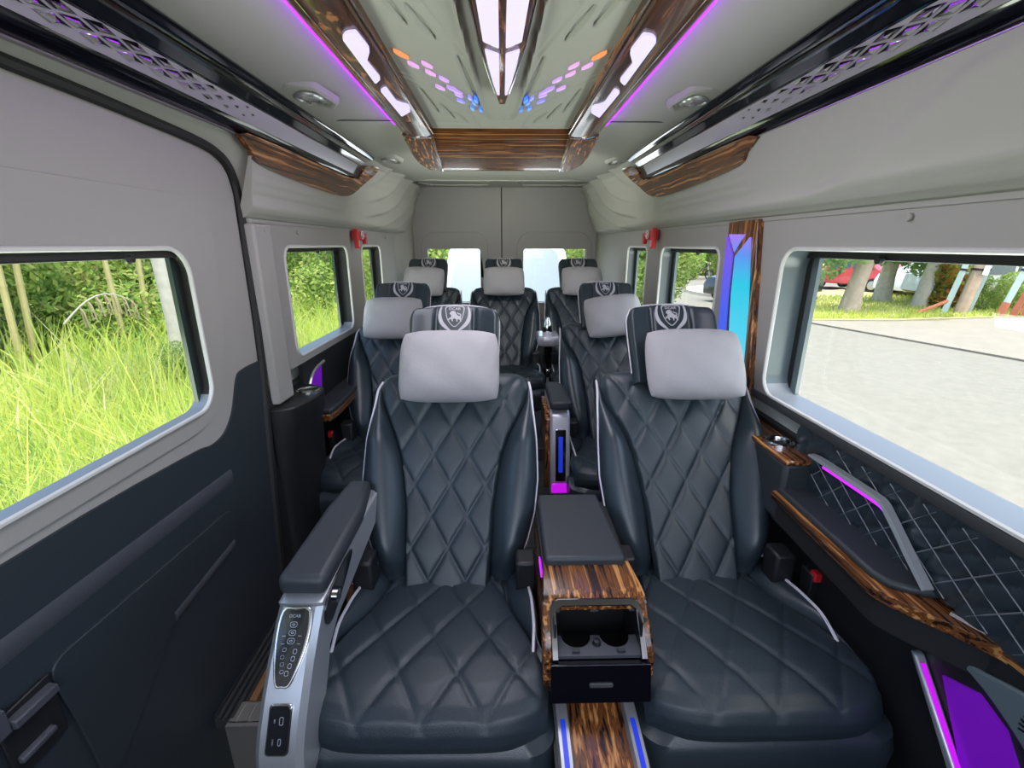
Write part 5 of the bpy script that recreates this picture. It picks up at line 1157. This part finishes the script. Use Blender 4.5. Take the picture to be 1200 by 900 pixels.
for i, (x, y) in enumerate(((15.3, 14.4), (16.4, 14.6), (17.6, 14.5), (19.0, 15.0))): bush(x, y, (0.55, 0.5, 0.42), i % 2, 'low green bush in front of the parked white minibus, %s from the left' % HW[i], 'roadside bushes')
def post(x, y, lean, m, r, label, foot=None, square=False):
    t = thing('post', label, 'post', (x, y, GZ)); h = 3.6
    top = (lean * h, 0.0, h); n = 4 if square else 9
    MB().tube([(0, 0, 0), top], r, n).build('shaft', m, t)
    if foot: MB().tube([(0, 0, 0), (lean * 0.42, 0, 0.42)], r * 1.18, n).build('painted_foot', foot, t)
    MB().tube([(lean * 1.3, 0, 1.3), (lean * 1.36, 0, 1.36)], r * 1.12, n).build('band', 'rubber', t)
post(13.25, 13.6, 0.20, 'teal', 0.10, 'pale teal post leaning left of the brown pole', None, True)
post(13.65, 13.5, 0.17, 'pole', 0.16, 'thick brown weathered pole leaning between two teal posts')
post(14.1, 13.7, 0.19, 'teal', 0.09, 'pale teal post leaning right of the brown pole', None, True)
post(14.55, 13.2, 0.27, 'teal', 0.11, 'teal post with red painted foot at the frame edge', 'rust', True)
post(14.95, 13.2, 0.27, 'rust', 0.09, 'rusty red post between two teal ones at the frame edge', 'rust', True)
post(15.3, 13.25, 0.30, 'teal', 0.11, 'farthest teal post with red painted foot, behind the rusty one', 'rust', True)
o = MB().loft([[(x, y, z) for x, y in rrect(-0.09, 0.09, 0, 0.003, 0.0014, 2)] for z in (0, 0.30)]).build('notice', 'white'); o.location = (13.87, 13.29, 0.55); o.rotation_euler = (0, 0.17, 0); tag(o, 'white blank notice fixed to the brown weathered pole', 'notice')
o = MB().tube([(-0.45, 0, 0.03), (0.4, 0, 0.38)], 0.05, 8).build('pipe', 'rust'); o.location = (12.9, 13.6, GZ + 0.05); tag(o, 'short rust red pipe leaning at the foot of the poles', 'pipe')
def plastic_chair(x, y):
    t = thing('plastic_chair', 'small dark teal plastic chair on the verge at the window edge', 'chair', (x, y, GZ + 0.05), 0.4)
    MB().loft([[(a, b, z) for a, b in rrect(-0.22, 0.22, -0.2, 0.2, 0.05, 3)] for z in (0.40, 0.425)]).build('seat', 'chairteal', t)
    MB().loft([[(-0.22, 0.19, z0), (0.22, 0.19, z0), (0.22, 0.22 + k, z0), (-0.22, 0.22 + k, z0)] for z0, k in ((0.42, 0), (0.85, 0.06))]).build('backrest', 'chairteal', t)
    for a in (-0.2, 0.2):
        for b in (-0.18, 0.18): MB().tube([(a * 1.1, b * 1.1, 0), (a, b, 0.41)], 0.02, 6).build('leg', 'chairteal', t)
plastic_chair(10.3, 15.6)
def vehicle(name, label, cat, loc, rz, prof, width, paint, wheels, wins, wr=0.32, screen=None, group=None):
    """prof: closed side outline (along x, z); the body is lofted across with softly rounded sides"""
    t = thing(name, label, cat, loc, rz, group); w = width / 2
    cx = sum(p[0] for p in prof) / len(prof); cz = sum(p[1] for p in prof) / len(prof)
    zmax = max(p[1] for p in prof)
    def ring(y, k): return [(cx + (x - cx) * (1 - (1 - k) * 0.5), y * (1 - 0.10 * max(0, (z - 0.9) / max(0.1, zmax - 0.9))), cz + (z - cz) * k) for x, z in prof]
    MB().loft([ring(-w, 0.93), ring(-w * 0.96, 0.98), ring(-w * 0.85, 1.0), ring(w * 0.85, 1.0), ring(w * 0.96, 0.98), ring(w, 0.93)]).build('body', paint, t, smooth=35)
    for s in (-1, 1):
        for q in wins:
            MB().loft([[(x, s * (w * (1 - 0.10 * max(0, (z - 0.9) / max(0.1, zmax - 0.9))) + o), cz + (z - cz) * 0.95) for x, z in round_poly(q, 0.06)] for o in (-0.05, 0.006)]).build('side_window', 'carglass', t)
    for wx in wheels:
        for s in (-1, 1):
            wh = MB().lathe([(0.10, -0.1), (wr * 0.62, -0.1), (wr * 0.9, -0.09), (wr, -0.06), (wr, 0.06), (wr * 0.9, 0.09), (wr * 0.62, 0.1), (0.10, 0.1)], (wx, s * (w - 0.08), wr), 20, 1).build('wheel', 'tyre', t)
            MB().lathe([(0.0, -0.105), (wr * 0.25, -0.112), (wr * 0.58, -0.10), (wr * 0.6, 0.0), (wr * 0.58, 0.10), (wr * 0.25, 0.112), (0, 0.105)], (wx, s * (w - 0.08), wr), 14, 1).build('wheel_disc', 'silver', wh)
    if screen:
        (xa, za), (xb, zb), m = screen; k = 0.88 * w
        d = Vector((xb - xa, 0, zb - za)).normalized(); nrm = Vector((-d.z, 0, d.x)); nrm = nrm if nrm.x * (1 if xa > 0 else -1) > 0 else -nrm
        sc = [(xa, -k), (xa, k), (xb, k * 0.86), (xb, -k * 0.86)]; sc = [tuple(p) for p in sc]
        f = lambda u, y, h: (xa + (xb - xa) * u + nrm.x * h, y, za + (zb - za) * u + nrm.z * h)
        MB().prism(round_poly([(0, -k), (0, k), (1, k * 0.86), (1, -k * 0.86)], 0.09), lambda u, y, h: f(u, y, h), -0.05, 0.012).build('windscreen', m, t)
    return t
VAN = [(-2.6, 0.35), (-2.65, 1.0), (-2.55, 1.9), (-2.4, 2.05), (1.0, 2.08), (1.30, 1.98), (1.95, 1.27), (2.55, 1.08), (2.70, 0.8), (2.72, 0.4), (2.5, 0.30)]
VWIN = [[(-2.4, 1.15), (-2.4, 1.75), (-0.9, 1.75), (-0.9, 1.15)], [(-0.8, 1.15), (-0.8, 1.75), (0.3, 1.75), (0.3, 1.15)], [(0.42, 1.15), (0.42, 1.75), (1.15, 1.75), (1.65, 1.2)]]
t = vehicle('van', 'white van parked close behind, seen through the rear door windows', 'van', (0.08, 8.35, GZ), -PI / 2, VAN, 1.9, 'carwhite', (-1.6, 1.75), VWIN, 0.34, ((1.95, 1.28), (1.34, 1.96), 'shade'))
for s in (-1, 1): MB().loft([[(x, y * s, z) for x, y in ((2.60, 0.55), (2.66, 0.60), (2.55, 0.88), (2.45, 0.86))] for z in (0.78, 0.98)]).build('headlamp', 'chrome', t, bevel=0.02)
MB().box(2.68, 2.74, -0.5, 0.5, 0.55, 0.85).build('grille', 'black', t, bevel=0.01)
for s in (-1, 1): MB().box(1.35, 1.5, *sorted((s * 0.98, s * 1.18)), 1.2, 1.45).build('mirror', 'black', t, bevel=0.03)
MINI = [(-2.9, 0.35), (-2.95, 1.0), (-2.85, 1.7), (-2.65, 1.82), (1.4, 1.84), (1.75, 1.72), (2.35, 1.15), (2.7, 0.98), (2.8, 0.4), (2.6, 0.3)]
MW = [[(-2.7, 1.02), (-2.7, 1.6), (-1.4, 1.6), (-1.4, 1.02)], [(-1.28, 1.02), (-1.28, 1.6), (0.2, 1.6), (0.2, 1.02)], [(0.32, 1.02), (0.32, 1.6), (1.45, 1.6), (2.0, 1.05)]]
vehicle('minibus', 'white minibus parked behind the leaning poles across the road', 'van', (18.2, 17.0, GZ), PI, MINI, 1.8, 'carwhite', (-1.75, 1.85), MW, 0.33, ((2.35, 1.17), (1.78, 1.71), 'carglass'))
CAR = [(-2.1, 0.30), (-2.15, 0.8), (-2.0, 0.95), (-1.5, 1.0), (-0.9, 1.42), (0.5, 1.45), (1.2, 1.0), (1.95, 0.88), (2.12, 0.6), (2.1, 0.28)]
CW_ = [[(-1.3, 1.0), (-0.85, 1.34), (-0.25, 1.36), (-0.25, 1.0)], [(-0.15, 1.0), (-0.15, 1.36), (0.45, 1.36), (0.98, 1.0)]]
vehicle('car', 'white car half hidden by the red tipped shrub', 'car', (17.9, 19.0, GZ), PI + 0.1, CAR, 1.7, 'carwhite', (-1.3, 1.35), CW_, 0.33)
vehicle('car', 'red car glimpsed behind the leaning brown tree', 'car', (16.6, 21.6, GZ), PI / 2 + 0.25, CAR, 1.7, 'carred', (-1.3, 1.35), CW_, 0.33)
vehicle('car', 'black car parked by the kerb, front wheel showing past the blue pillar light', 'car', (9.9, 17.6, GZ), PI + 0.35, CAR, 1.75, 'carblack', (-1.3, 1.35), CW_, 0.33)
TR = [(-2.4, 0.5), (-2.4, 1.95), (0.8, 1.95), (0.9, 1.9), (1.0, 1.85), (1.9, 1.75), (2.3, 1.2), (2.35, 0.4)]
vehicle('truck', 'red truck behind the white car, top right of the roadside trees', 'truck', (21.6, 22.6, GZ), PI, TR, 1.9, 'carred', (-1.5, 1.6), [[(1.05, 1.2), (1.05, 1.7), (1.8, 1.65), (2.1, 1.2)]], 0.36)
def motorbike(x, y):
    t = thing('motorbike', 'tiny dark motorbike parked at the far side of the road', 'motorbike', (x, y, GZ), 0.15)
    for wx in (-0.6, 0.6):
        ring = MB().tube([(wx + 0.27 * math.cos(a), 0, 0.29 + 0.27 * math.sin(a)) for a in [2 * PI * k / 18 for k in range(18)]], 0.045, 6, closed=True).build('wheel', 'tyre', t)
        for k in range(4): MB().tube([(wx - 0.25 * math.cos(k * .79), 0, 0.29 - 0.25 * math.sin(k * .79)), (wx + 0.25 * math.cos(k * .79), 0, 0.29 + 0.25 * math.sin(k * .79))], 0.01, 4).build('spoke', 'silver', ring)
    MB().loft([[(-0.75, s * 0.4, 0.72), (-0.2, s, 0.70), (0.15, s, 0.62), (0.45, s * 0.7, 0.85), (0.5, s * 0.6, 0.95), (0.2, s, 0.55), (-0.1, s, 0.35), (-0.4, s, 0.45)] for s in (-0.11, 0.11)]).build('body', 'carblack', t)
    MB().loft([[(-0.75, s, 0.76), (0.05, s, 0.72), (0.05, s, 0.78), (-0.7, s, 0.84)] for s in (-0.12, 0.12)]).build('seat', 'black', t)
    MB().tube([(0.6, 0, 0.29), (0.42, 0, 0.98)], 0.03, 6).build('fork', 'silver', t); MB().tube([(0.40, -0.32, 1.02), (0.42, 0, 0.98), (0.40, 0.32, 1.02)], 0.018, 6).build('handlebar', 'silver', t)
motorbike(12.1, 28.6)
FB = ['bright', 'dark']
for i, (x, y) in enumerate(((3.5, 33), (6.0, 32), (8.2, 33), (10.0, 31.8), (11.6, 33.2), (13.4, 32.0), (15.3, 33), (17.4, 32.2), (19.6, 33.4), (22, 33), (25, 33.6), (28, 33), (24, 27), (27, 25.5), (30, 24))):
    bush(x, y, (1.5, 1.3, 1.25 + 0.2 * (i % 3)), i % 2, 'leafy bush in the green row beyond the far kerb, %s from its left end' % HW[i], 'bushes beyond the road')
for i, x in enumerate((9.2, 12.5, 16.5, 20.5)):
    tree(x, 31.0 + (i % 2), 'slender tree in the green row beyond the far kerb, %s from the left' % HW[i], 5.0, 0.13, 0.02 * (i - 1), 'bark2', [(0, 0, 2.3, 1.3, 0.8), (0.3, 0, 3.8, 1.8, 1.2)], group='trees beyond the road', n=1800, ls=0.2)
# bushes seen past the van parked behind
for i, (x, y) in enumerate(((-4.5, 14), (-2.6, 15.5), (3.2, 14.5), (4.6, 15.5))): bush(x, y, (1.3, 1.2, 1.1), i % 2, 'green bush standing behind the rear white van, %s from the left' % HW[i], 'bushes behind the rear van')
